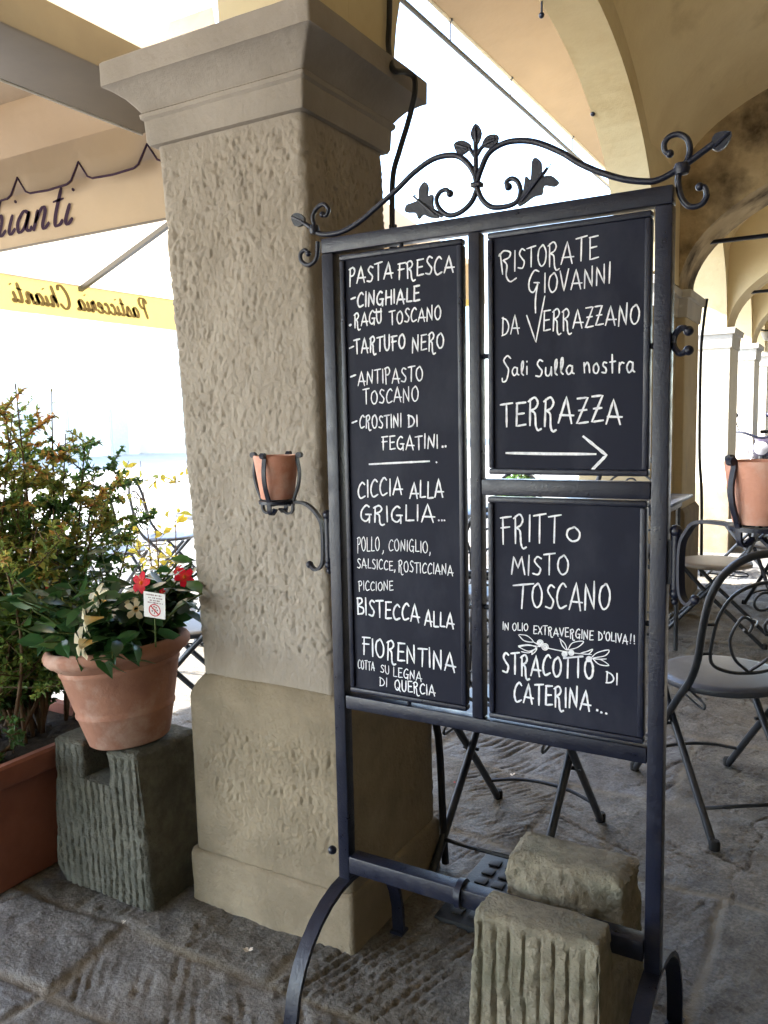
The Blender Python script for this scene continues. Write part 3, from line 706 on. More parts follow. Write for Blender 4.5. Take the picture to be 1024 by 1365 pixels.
PRc = at(1012, 650, Y=1.585); PRc = (PRc[0], 1.585)
bracket(-.324, 1, PRc[0], PRc[1], 1.418, 1.308, 1.205, 1.298)
small_pot('small empty terracotta pot in the right bracket, cut by the photo edge', PRc[0], PRc[1], 1.418, 1.306)

# ---- boards and chalk
G = {
 'A': (.78, [[(0, 0), (.40, 1), (.70, -.03)], [(.08, .30), (.80, .27)]]),
 'B': (.62, [[(.06, 1), (.08, 0)], ['s', (0, .96), (.38, 1), (.48, .78), (.12, .53), (.58, .40), (.55, .10), (.05, 0)]]),
 'C': (.64, [['s', (.62, .86), (.42, 1.0), (.14, .75), (.04, .35), (.22, .01), (.62, .12)]]),
 'D': (.66, [[(.08, 1), (.06, 0)], ['s', (0, .97), (.42, .82), (.62, .45), (.42, .10), (0, -.02)]]),
 'E': (.58, [[(.08, 1), (.06, 0), (.58, .06)], [(.04, .99), (.56, 1.02)], [(.06, .52), (.48, .55)]]),
 'F': (.60, [[(.14, 1), (.12, -.02)], [(0, .98), (.62, 1.02)], [(.02, .60), (.52, .63)]]),
 'G': (.72, [['s', (.60, .90), (.40, 1.0), (.10, .66), (.08, .20), (.36, 0), (.62, .22)], [(.36, .43), (.72, .42)], [(.62, .43), (.60, -.08)]]),
 'H': (.66, [[(.08, 1), (.06, 0)], [(.58, 1), (.60, 0)], [(.06, .5), (.60, .52)]]),
 'I': (.16, [[(.09, 1), (.07, 0)]]),
 'L': (.54, [[(.10, 1), (.06, .03), (.54, .05)]]),
 'M': (.84, [[(0, 0), (.16, 1), (.42, .35), (.66, 1), (.84, -.02)]]),
 'N': (.70, [[(.04, -.02), (.10, .95), (.58, .03), (.62, 1.05)]]),
 'O': (.72, [['s', (.40, .98), (.12, .80), (.05, .35), (.28, .01), (.58, .16), (.66, .62), (.46, .97), (.34, .97)]]),
 'P': (.56, [[(.10, 1), (.08, -.12)], ['s', (0, .94), (.36, 1.03), (.52, .80), (.38, .55), (.10, .50)]]),
 'Q': (.76, [['s', (.40, .98), (.12, .80), (.05, .35), (.28, .01), (.58, .16), (.66, .62), (.46, .97), (.34, .97)], [(.40, .25), (.74, -.10)]]),
 'R': (.66, [[(.10, .98), (.08, -.05)], ['s', (0, .90), (.34, 1.05), (.52, .85), (.40, .64), (.14, .54)], ['s', (.16, .54), (.36, .40), (.40, -.05), (.52, -.25), (.70, -.20)]]),
 'S': (.56, [['s', (.54, .90), (.30, 1.0), (.12, .78), (.30, .54), (.50, .32), (.36, .03), (.02, .08)]]),
 'T': (.66, [[(.34, 1), (.32, -.02)], [(0, .96), (.68, 1.02)]]),
 'U': (.64, [['s', (.06, 1), (.06, .30), (.26, .01), (.52, .20), (.58, 1)]]),
 'V': (.66, [[(0, 1), (.30, 0), (.62, 1.05)]]),
 'X': (.62, [[(0, 1), (.62, 0)], [(.58, 1), (.02, 0)]]),
 'Z': (.62, [[(.02, .97), (.56, 1.0), (.04, .03), (.62, .08)], [(.12, .52), (.52, .54)]]),
 'a': (.62, [['s', (.50, .50), (.26, .56), (.06, .30), (.20, .02), (.44, .16), (.52, .52)], ['s', (.52, .5), (.50, .14), (.64, .04)]]),
 'i': (.20, [[(.10, .52), (.10, .02)], [(.11, .80), (.11, .84)]]),
 'l': (.30, [['s', (.08, .20), (.24, .62), (.22, .98), (.10, .80), (.10, .22), (.26, .04)]]),
 'j': (.2, [[(.1, .5), (.1, 0)]]),
 'n': (.56, [[(.06, .55), (.08, .02)], ['s', (.08, .34), (.30, .56), (.44, .38), (.48, .02)]]),
 'o': (.54, [['s', (.30, .54), (.08, .38), (.10, .08), (.34, .02), (.48, .28), (.32, .54)]]),
 'r': (.44, [[(.08, .54), (.08, .02)], ['s', (.08, .36), (.24, .54), (.42, .50)]]),
 's': (.44, [['s', (.40, .52), (.20, .56), (.12, .40), (.34, .24), (.30, .04), (.02, .06)]]),
 't': (.50, [[(.24, 1.0), (.22, .02)], [(.04, .60), (.48, .64)]]),
 'u': (.56, [['s', (.06, .54), (.08, .14), (.28, .02), (.46, .20), (.50, .54)], [(.50, .54), (.54, .02)]]),
 '.': (.16, [[(.06, .02), (.08, .05)]]), ',': (.2, [['s', (.12, .08), (.10, -.08), (.02, -.22)]]),
 '-': (.42, [[(.02, .40), (.38, .46)]]), '!': (.2, [[(.12, 1), (.10, .25)], [(.10, .02), (.11, .05)]]),
 "'": (.16, [[(.10, 1.05), (.06, .75)]]),
}
G['$'] = (.74, [['s', (.70, .90), (.46, 1.04), (.18, .82), (.36, .54), (.52, .30), (.34, -.22), (.06, -.30), (.02, -.12)]])   # long initial s
G['%'] = (.95, [['s', (.10, 1.0), (.05, .88), (.30, 1.14), (.62, 1.02), (.55, .74), (.24, .60)], [(.12, .98), (.18, -.18)], ['s', (.26, .60), (.42, .30), (.36, -.30), (.54, -.66), (.86, -.50)]])   # swash R
G['&'] = (.98, [['s', (.80, 1.0), (.50, 1.05), (.16, .62), (.14, .20), (.40, .06), (.70, .40)], [(.46, .50), (.80, .48)], ['s', (.70, .50), (.52, -.30), (.50, -.90)]])   # swash G
G['^'] = (.95, [[(0, 1.02), (.40, -.85), (.95, 2.05)]])                                  # tall V
def ribbon(m, pts, w, y, rnd):
    """flat chalk stroke lying on the board plane"""
    P = [Vector((p[0], 0, p[1])) for p in pts]
    if len(P) < 2: return
    L_, R_ = [], []
    for i, p in enumerate(P):
        a = P[max(0, i-1)]; b = P[min(len(P)-1, i+1)]; t = (b-a); t = t.normalized() if t.length > 1e-9 else Vector((1, 0, 0))
        n = Vector((-t.z, 0, t.x)); k = w/2*(1+rnd.uniform(-.16, .16))
        if i == 0: p = p-t*w*.35; k *= .72
        if i == len(P)-1: p = p+t*w*.35; k *= .72
        L_.append(p+n*k); R_.append(p-n*k)
    n = len(P); yy = y-rnd.random()*.0003
    m.add([(v.x, yy, v.z) for v in L_+R_], [(i, i+1, n+i+1, n+i) for i in range(n-1)])
def glyph_strokes(ch):
    adv, st = G[ch]; out = []
    for s in st:
        if s[0] == 's': q = [Vector((p[0], p[1], 0)) for p in s[1:]]; out.append([(v.x, v.y) for v in crom(q, 5)])
        else:
            pp = []
            for a, b in zip(s[:-1], s[1:]):
                for k in range(4): pp.append((a[0]+(b[0]-a[0])*k/4, a[1]+(b[1]-a[1])*k/4))
            pp.append(s[-1]); out.append(pp)
    return adv, out
def write_word(m, txt, x0, y0, x1, y1, h, w, y, rnd, up=1.0):
    """one word on the board from baseline pixel (x0,y0) to (x1,y1), capitals h photo pixels tall"""
    a = at(x0, y0, Y=YS); b = at(x1, y1, Y=YS); c = at(x0, y0-h, Y=YS)
    H_ = c[2]-a[2]; gap = .16
    tot = sum(G[ch][0] for ch in txt)+gap*(len(txt)-1); sx = (b[0]-a[0])/tot; cur = 0
    for ch in txt:
        adv, st = glyph_strokes(ch)
        jz = rnd.uniform(-.05, .05); js = rnd.uniform(.93, 1.07); sk = rnd.uniform(-.05, .05)
        for s in st:
            pts = []
            for (u, v) in s:
                X = a[0]+(cur+u+sk*v)*sx; base = a[2]+(b[2]-a[2])*((cur+u)/tot)
                pts.append((X, base+(v*js+jz)*H_))
            ribbon(m, pts, w, y, rnd)
        cur += adv+gap
def chalk_line(m, pxs, w, y, rnd, smooth=True):
    q = [at(px, py, Y=YS) for px, py in pxs]; q = [Vector((p[0], p[2], 0)) for p in q]
    if smooth and len(q) > 2: q = crom(q, 5)
    else:
        o = []
        for a, b in zip(q[:-1], q[1:]):
            for k in range(6): o.append(a+(b-a)*k/6)
        q = o+[q[-1]]
    ribbon(m, [(v.x, v.y) for v in q], w, y, rnd)
def board(x0, x1, z0, z1, label):
    m = MB(); m.box(x0+.008, x1-.008, YS+.006, YS+.022, z0+.008, z1-.008)
    o = m.build('chalkboard', M['board'], stand, False); o['label'] = label
    f = MB(); e = .013
    for (a, b, c, d) in ((x0, x1, z1-e, z1), (x0, x1, z0, z0+e), (x0, x0+e, z0+e+.0005, z1-e-.0005), (x1-e, x1, z0+e+.0005, z1-e-.0005)):
        f.box(a, b, YS-.001, YS+.024, c, d, .0035)
    f.build('board_frame', M['iron'], o)
    xm = (x0+x1)/2; zm = (z0+z1)/2
    for q in ([(xm, YC, z1), (xm, YC, 1.907)], [(xm, YC, z0), (xm, YC, .81)]) if x1-x0 < .34 and z1-z0 > .8 else ([(x1, YC, zm), (-.357, YC, zm)], [(x0, YC, zm), (-.728, YC, zm)]):
        MB().tube(q, .006, 8).build('pivot_pin', M['iron'], o)
    return o
YB = YS+.0052
bl = board(-1.088, -.768, .823, 1.897, 'tall left chalkboard starting PASTA FRESCA')
brt = board(-.708, -.363, 1.379, 1.899, 'upper right chalkboard with a chalk arrow')
brb = board(-.711, -.365, .818, 1.329, 'lower right chalkboard with a drawn olive branch')
rn = random.Random(11)
m = MB()
for (t, x0, y0, x1, y1, h, w) in [
 ('PASTA', 464, 379, 522, 369, 21, 3.0), ('FRESCA', 529, 371, 604, 362, 22, 2.8),
 ('-', 466.5, 405, 473, 403.5, 14, 3.2), ('CINGHIALE', 475, 409, 558, 401, 18.5, 3.2),
 ('RAGU', 471, 435, 508, 431, 18, 2.7), ('TOSCANO', 518, 432, 587, 425, 18, 2.5),
 ('-', 464.5, 470, 471, 468, 14, 3), ('TARTUFO', 471, 471, 539, 464, 19, 3.0), ('NERO', 548, 469, 591, 464, 21, 2.6),
 ('-', 466, 508, 474, 506, 14, 3), ('ANTIPASTO', 476, 513, 563, 507, 18.5, 2.5),
 ('TOSCANO', 483, 538.5, 557, 534, 18.5, 2.3),
 ('-', 467.5, 570, 475, 568, 14, 3), ('CROSTINI', 478, 570.5, 534, 569.5, 16.5, 2.5), ('DI', 543, 569.5, 556, 568.5, 15.5, 2.7),
 ('FEGATINI', 508, 600, 583, 597.5, 18, 2.5),
 ('CICCIA', 476, 664, 535, 659, 22, 3.0), ('ALLA', 545, 665.5, 590, 663, 22, 3.0),
 ('GRIGLIA', 479, 695.5, 578, 695, 21, 3.1),
 ('POLLO', 475, 735.5, 505, 735, 18, 1.7), (',', 508, 735, 511, 735.5, 16, 1.7), ('CONIGLIO,', 517, 734, 573, 737.5, 15, 1.7),
 ('SALSICCE,', 475, 757.5, 526, 761, 12.5, 1.8), ('ROSTICCIANA', 530, 762, 603, 767.5, 14, 1.8),
 ('PICCIONE', 477, 787, 523, 787.5, 12, 1.7),
 ('BISTECCA', 475, 819.5, 558, 829.5, 21, 3.2), ('ALLA', 565, 834, 604, 839, 20, 3.0),
 ('FIORENTINA', 482, 873, 606, 896, 23, 3.2),
 ('COTTA', 476, 891.5, 498, 895, 11.5, 1.7), ('SU', 506, 897, 518, 899.5, 10.5, 1.7), ('LEGNA', 523, 902, 561, 908.5, 12, 1.8),
 ('DI', 505, 914.5, 515, 916.5, 11, 1.8), ('QUERCIA', 525, 920, 579, 928.5, 13.5, 2.3)]:
    write_word(m, t, x0, y0, x1, y1, h, w*.00140, YB, rn)
chalk_line(m, [(498, 416.0), (507, 415)], .0045, YB, rn, False)           # stroke over the u
for p in ((464.5, 433.5), (465.3, 433.2)): chalk_line(m, [p, (p[0]+1, p[1]-.6)], .0055, YB, rn, False)
chalk_line(m, [(491, 619), (530, 617), (571, 615)], .0045, YB, rn); chalk_line(m, [(580.4, 616), (580.9, 616.6)], .004, YB, rn)
for x, y in ((588.5, 595.5), (592.5, 595)): chalk_line(m, [(x, y), (x+.6, y)], .0055, YB, rn, False)
for x in (583.5, 587.5, 591): chalk_line(m, [(x, 694), (x+.6, 694)], .0045, YB, rn, False)
m.build('lettering', M['chalk'], bl, False, fix=False)
m = MB()
for (t, x0, y0, x1, y1, h, w) in [
 ('%', 664, 362, 689, 359, 24, 2.6), ('ISTO', 684, 360, 728, 352, 27, 2.4), ('RATE', 730, 353, 797, 343, 29, 2.4),
 ('&', 702, 392, 722, 391, 27, 2.4), ('IOVANNI', 724, 390, 813, 378, 26, 2.4),
 ('DA', 668, 447, 691, 445, 24, 2.3), ('^', 702, 441.5, 727, 437, 20, 2.3), ('ERRAZZANO', 723, 440.5, 852, 431, 25.5, 2.4),
 ('$', 668, 502, 681, 501.5, 25, 2.5), ('ali', 681, 501, 703, 500, 21, 2.4), ('Sulla', 713, 503, 764, 498, 22, 2.6), ('nostra', 777, 498, 845, 496, 25, 2.5),
 ('TERRAZZA', 667, 567, 828, 563, 32, 3.4)]:
    write_word(m, t, x0, y0, x1, y1, h, w*.00133, YB, rn)
chalk_line(m, [(674, 604), (730, 605), (793, 605.5)], .0055, YB, rn); chalk_line(m, [(777, 582), (807.5, 607), (788, 627)], .0062, YB, rn, False)
m.build('lettering', M['chalk'], brt, False, fix=False)
m = MB()
for (t, x0, y0, x1, y1, h, w) in [
 ('FRITT', 667, 724, 746, 723, 34, 3.1), ('O', 754, 722, 774, 723, 20, 3.1),
 ('MISTO', 681, 766, 758, 766.5, 25, 2.8), ('T', 682, 811, 708, 811, 32, 3.0), ('OSCANO', 708, 811, 813, 815, 33, 3.0),
 ('IN', 669, 839.5, 677.5, 841, 10, 1.7), ('OLIO', 682, 841, 703, 842, 10, 1.7), ('EXTRAVERGINE', 710, 845, 790, 854, 11, 1.8), ("D'OLIVA", 797, 853.5, 836, 859, 12, 1.8), ('!!', 838, 858.5, 846.5, 859, 12, 1.9),
 ('STRACOTTO', 669, 898, 791, 905, 26, 3.4), ('DI', 807, 911, 823, 914, 14.5, 2.5),
 ('CATERINA', 684, 936, 786, 948, 26, 3.3)]:
    write_word(m, t, x0, y0, x1, y1, h, w*.00133, YB, rn)
for x, y in ((795, 947.5), (800.5, 950.5), (807, 952)): chalk_line(m, [(x, y), (x+.8, y+.3)], .005, YB, rn, False)
K = lambda p: [(640+x*.2637, 640+y*.2637) for x, y in p]
ol = [[(330, 850), (400, 865), (480, 878), (560, 885)], [(190, 845), (240, 838), (300, 845)], [(190, 845), (240, 868), (280, 850), (240, 835), (190, 840)],
      [(190, 785), (220, 815), (265, 820), (235, 790), (195, 783)], [(265, 820), (290, 835)], [(205, 870), (245, 875), (285, 850)], [(258, 885), (275, 870), (283, 855), (262, 866), (258, 885)],
      [(400, 805), (412, 840), (435, 862), (425, 830), (398, 803)], [(440, 860), (465, 825), (520, 818), (490, 848), (440, 862)], [(505, 878), (540, 868), (566, 858), (545, 882), (505, 880)],
      [(560, 900), (590, 875), (648, 862), (630, 890), (570, 902)], [(565, 905), (600, 908), (635, 907)], [(568, 908), (600, 935), (648, 940), (610, 912), (570, 906)]]
for s in ol: chalk_line(m, K(s), .0022, YB, rn)
for (cx, cy, r) in ((300, 826, 15), (325, 846, 16), (424, 882, 13), (458, 876, 13), (547, 908, 13)):
    for rr in (r, r*.62, r*.3): chalk_line(m, K([(cx+rr*cos(2*pi*k/10), cy+rr*sin(2*pi*k/10)) for k in range(11)]), .0022, YB, rn)
m.build('lettering', M['chalk'], brb, False, fix=False)

# ================================================================== carved stone blocks
def grooves(u, z, n, seed, amp, z0):
    ph = (fbm(u*0+seed, z*5+seed, u*9, 3)-.45)*1.0
    s = np.abs(((u*n+ph*.9) % 1.0)-.5)*2
    wd = .22+.30*fbm(u*14, z*6, seed+8.0)
    g = -np.clip((wd-s)/wd, 0, 1)**.7*amp*(.35+1.2*fbm(u*11, z*9, seed+3.0))
    return g*np.clip((z0-z)/.02, 0, 1)
def rough(x, y, z, a=.014, s=16): return (fbm(x*s, y*s, z*s)-.47)*a+(fbm(x*60, y*60, z*60, 3)-.45)*a*.55-np.clip(.30-fbm(x*38, y*38, z*38, 2), 0, 1)*a*1.2
def block_weight():
    t = thing('stone_block', 'pale chisel-grooved stone block weighing down the lower bar of the menu stand', 'stone block', (-.555, 1.70, 0))
    def disp(x, y, z, nx, ny):
        d = rough(x, y, z, .016)
        fr = (ny < -.7) & (y < 1.60)
        return d+np.where(fr, grooves(x, z, 31, 2.0, .012, .432), 0)
    R = .0055; m = MB()
    # front upright, channel floor, rear upright: butted, one carved piece
    lv = []
    for z in zlev(0, .438, R):
        k = z/.438; lv.append((z, -.692+.010*k, -.395-.014*k, 1.492+.036*k, 1.640-.012*k, .007))
    lv += [(.443, -.679, -.412, 1.531, 1.625, .007), (.4455, -.672, -.419, 1.538, 1.618, .007)]
    V, F = loft(lv, R, disp); m.add(V, F)
    lv = []
    for z in zlev(0, .445, R*1.2):
        k = z/.445; lv.append((z, -.708+.006*k, -.396-.022*k, 1.752+.008*k, 1.925-.020*k, .009))
    lv += [(.454, -.690, -.432, 1.772, 1.893, .014), (.457, -.682, -.440, 1.780, 1.885, .012)]
    V, F = loft(lv, R*1.2, lambda x, y, z, nx, ny: rough(x, y, z, .030, 13)); m.add(V, F)
    V, F = loft([(z, -.690, -.405, 1.622, 1.766, .01) for z in zlev(0, .285, .02)], .02, None); m.add(V, F)
    m.build('block', M['sandstone'], t, True, 42)
block_weight()
def block_plinth():
    t = thing('stone_block', 'dark grey notched stone block with vertical chisel grooves under the big flower pot', 'stone block', (-2.05, 1.82, 0))
    R = .0055
    def disp(x, y, z, nx, ny):
        fr = ny < -.7
        return rough(x, y, z, .012)+np.where(fr, grooves(x, z, 34, 5.0, .010, .497), 0)
    m = MB()
    def rect(z):
        k = z/.5; q = .045*max(0, 1-z/.07)**1.6
        return (-2.292+.050*k+q*.9, -1.842-.022*k, 1.690-.012*k, 1.975-.02*k)
    lv = []
    for z in zlev(.0, .385, R): a = rect(z); lv.append((z,)+a+(.020,))
    V, F = loft(lv, R, disp); m.add(V, F)
    for (fa, fb) in ((0.0, .36), (.655, 1.0)):
        lv = []
        for z in zlev(.3855, .492, R):
            x0, x1, y0, y1 = rect(z); lv.append((z, x0+(x1-x0)*fa, x0+(x1-x0)*fb, y0, y1, .014))
        x0, x1, y0, y1 = rect(.5); lv.append((.499, x0+(x1-x0)*fa+.008, x0+(x1-x0)*fb-.008, y0+.008, y1-.008, .012)); lv.append((.502, x0+(x1-x0)*fa+.016, x0+(x1-x0)*fb-.016, y0+.016, y1-.016, .01))
        V, F = loft(lv, R, disp); m.add(V, F)
    m.build('block', M['sandstone_dark'], t, True, 42)
block_plinth()
# ================================================================== plants
def leaf_batch(m, P, D, L, Wd, tint, rg, cup=.15, droop=.2):
    """one small folded leaf per row: position P, growth direction D, length L, width Wd"""
    n = len(P); D = D/np.linalg.norm(D, axis=1, keepdims=True)
    up = rg.normal(size=(n, 3))*.5+np.array([0, 0, 1.0]); S = np.cross(D, up); S /= (np.linalg.norm(S, axis=1, keepdims=True)+1e-9); N = np.cross(S, D)
    tpl = [(0, 0, 0), (.28, -.42, .5), (.28, .42, .5), (.62, -.46, .55), (.62, .46, .55), (1, 0, 0), (.3, 0, 0), (.64, 0, 0)]
    fc = [(0, 1, 6), (0, 6, 2), (1, 3, 7, 6), (6, 7, 4, 2), (3, 5, 7), (7, 5, 4)]
    kc = rg.uniform(-.3, 1.8, n); kd = rg.uniform(-.6, 2.6, n); V = np.zeros((n, 8, 3))
    for i, (t, s, c) in enumerate(tpl):
        V[:, i] = P+D*(t*L)[:, None]+S*(s*Wd)[:, None]+N*((c*cup*2*Wd*kc)-droop*t*t*L*kd)[:, None]
    base = len(m.v); m.v += [tuple(p) for p in V.reshape(-1, 3).tolist()]
    for k in range(n):
        o = base+8*k; m.f += [tuple(a+o for a in f) for f in fc]
    m.t += np.repeat(tint, 8).tolist()
def shrub(name, label, cat, root, stems, spread, hgt, nleaf, mat, L, seed, tint_fn, dens_lo=.25, branch=7, group=None, lean=(0, 0)):
    rg = np.random.default_rng(seed); rr = random.Random(seed)
    t = thing(name, label, cat, root, group=group)
    st = MB(); twig = []
    for s in range(stems):
        a = rr.uniform(0, 2*pi); e = rr.uniform(.25, 1)*spread
        b0 = Vector(root)+Vector((rr.uniform(-.25, .25)*spread, rr.uniform(-.25, .25)*spread, 0))
        h = hgt*rr.uniform(.6, 1.0)
        tip = b0+Vector((cos(a)*e+lean[0]*h, sin(a)*e+lean[1]*h, h))
        mid = b0.lerp(tip, .45)+Vector((rr.uniform(-.06, .06), rr.uniform(-.06, .06), 0))
        path = crom([b0, mid, tip], 6); st.tube(path, .008, 5, [1-.75*i/(len(path)-1) for i in range(len(path))])
        for k in range(branch):
            f = rr.uniform(dens_lo, 1.0); q = path[min(len(path)-1, int(f*(len(path)-1)))]
            aa = rr.uniform(0, 2*pi); l = hgt*rr.uniform(.10, .26)*(1.15-f*.5)
            e2 = q+Vector((cos(aa)*l*.8, sin(aa)*l*.8, l*rr.uniform(.1, .9)))
            pp = crom([q, q.lerp(e2, .5)+Vector((0, 0, -.01)), e2], 4); st.tube(pp, .0032, 4, [1-.6*i/(len(pp)-1) for i in range(len(pp))])
            twig.append(pp)
            for k2 in range(3):
                q2 = pp[rr.randrange(2, len(pp))]; e3 = q2+Vector((rr.gauss(0, 1), rr.gauss(0, 1), rr.uniform(-.2, 1))).normalized()*l*.55
                p3 = [q2, q2.lerp(e3, .5), e3]; st.tube(p3, .0020, 4); twig.append(p3)
        twig.append(path[len(path)//2:])
    st.build('stem', M['stem'], t, True, 180, fix=False)
    P = []; D = []
    for _ in range(nleaf):
        tw = twig[rr.randrange(len(twig))]; i = rr.randrange(len(tw)-1); f = rr.random()
        p = Vector(tw[i]).lerp(Vector(tw[i+1]), f); d = (Vector(tw[i+1])-Vector(tw[i])).normalized()
        P.append(p); D.append(d*.6+Vector((rr.gauss(0, 1), rr.gauss(0, 1), rr.gauss(.1, .7)))*.8)
    P = np.array(P); D = np.array(D); LL = L*(.6+.8*rg.random(len(P))); tint = np.clip(tint_fn(P)+rg.normal(size=len(P))*.13, 0, 1)
    m = MB(); leaf_batch(m, P, D, LL, LL*.5, tint, rg); m.build('foliage', M[mat], t, False, fix=False)
    return t
# rectangular planter at the left edge
pl = thing('planter', 'long dark terracotta planter box at the left edge holding the tall shrub', 'planter', (-2.52, 1.75, 0))
V, F = loft([(z, -2.73+.02-.03*k, -2.36+.05*k, 1.50-.03*k, 1.97+.02*k, .012) for z, k in ((0, 0), (.10, .2), (.25, .5), (.375, .8))]+[(.38, -2.755, -2.275, 1.452, 2.01, .012), (.392, -2.765, -2.265, 1.440, 2.02, .012), (.45, -2.768, -2.258, 1.434, 2.025, .012), (.458, -2.76, -2.264, 1.442, 2.017, .012)], .05, lambda x, y, z, nx, ny: (fbm(x*8, y*8, z*8)-.45)*.005, top=False)
m = MB(); m.add(V, F); 
V, F = loft([(.458, -2.758, -2.266, 1.444, 2.015, .012), (.455, -2.735, -2.295, 1.475, 1.99, .012), (.38, -2.725, -2.305, 1.485, 1.98, .012)], .05, None, top=False, bottom=False); m.add(V, F)
m.build('box', M['terracotta_dark'], pl, True, 35)
gs = MB(); V, F = loft([(.40, -2.722, -2.308, 1.488, 1.976, .01), (.425, -2.722, -2.308, 1.488, 1.976, .01)], .03, lambda x, y, z, nx, ny: 0*x); gs.add(V, F); gs.build('soil', M['soil'], pl, True, 30)
shrub('shrub', 'tall loose shrub with green and bronze autumn leaves in the planter box, left edge', 'shrub', (-2.53, 1.74, .42), 22, .38, 1.24, 32000, 'leaf_mix', .0215, 21,
      lambda P: .12+.50*np.clip((P[:, 2]-.45)/.9, 0, 1)*np.clip(fbm(P[:, 0]*7, P[:, 1]*7, P[:, 2]*7)*2.6-.35, 0, 1.3)+.12*np.clip((P[:, 0]+2.65)/.4, 0, 1)*(P[:, 2] > .55), branch=12, dens_lo=.2, lean=(-.06, .10))
shrub('shrub', 'dense dark green bush at the far end of the planter box, behind the bronze shrub', 'shrub', (-2.60, 1.88, .42), 13, .40, 1.12, 19000, 'leaf_green', .022, 22, lambda P: .25+.4*fbm(P[:, 0]*6, P[:, 1]*6, P[:, 2]*6), branch=9, dens_lo=.1, lean=(-.18, .22))
shrub('low_plant', 'low small-leaved green plant at the foot of the shrub in the planter box', 'plant', (-2.42, 1.56, .42), 9, .12, .22, 1100, 'leaf_green', .020, 23, lambda P: .45+0*P[:, 0], branch=5, dens_lo=.05)
shrub('yellow_shrub', 'yellow-leaved shrub catching the sun beyond the planter, above the outdoor chair backs', 'shrub', (-3.62, 3.55, 0), 4, .22, 1.34, 130, 'leaf_yellow', .065, 24, lambda P: .30+.5*np.clip((P[:, 0]+3.9)/.5, 0, 1), branch=4, dens_lo=.55, lean=(.02, 0))

# big pot, tilted on the notched block
POT = Vector((-2.003, 1.790, .497)); TILT = radians(-6.5)
pot = bpy.data.objects.new('flower_pot', None); COL.objects.link(pot); pot.location = POT; pot.rotation_euler = (0, TILT, 0); pot.empty_display_size = .1; pot.scale = (.92,)*3; pot['_local'] = 1
tag(pot, 'big round terracotta pot with rolled rim, leaning on the notched stone block', 'flower pot')
MB().lathe([(.001, .004), (.128, .004), (.138, .012), (.163, .105), (.168, .112), (.170, .120), (.167, .127), (.171, .140), (.200, .262), (.204, .266), (.205, .276), (.204, .282), (.213, .288), (.222, .298), (.236, .305), (.246, .318), (.248, .334), (.241, .349), (.228, .355), (.214, .350), (.206, .336), (.202, .318), (.190, .280), (.001, .280)], 72).build('body', M['terracotta'], pot, True, 50)
sg = MB(); rg = np.random.default_rng(5)
sg.lathe([(.001, .300), (.06, .304), (.12, .298), (.17, .300), (.199, .292), (.199, .275), (.001, .275)], 40).build('soil', M['soil'], pot, True, 60)
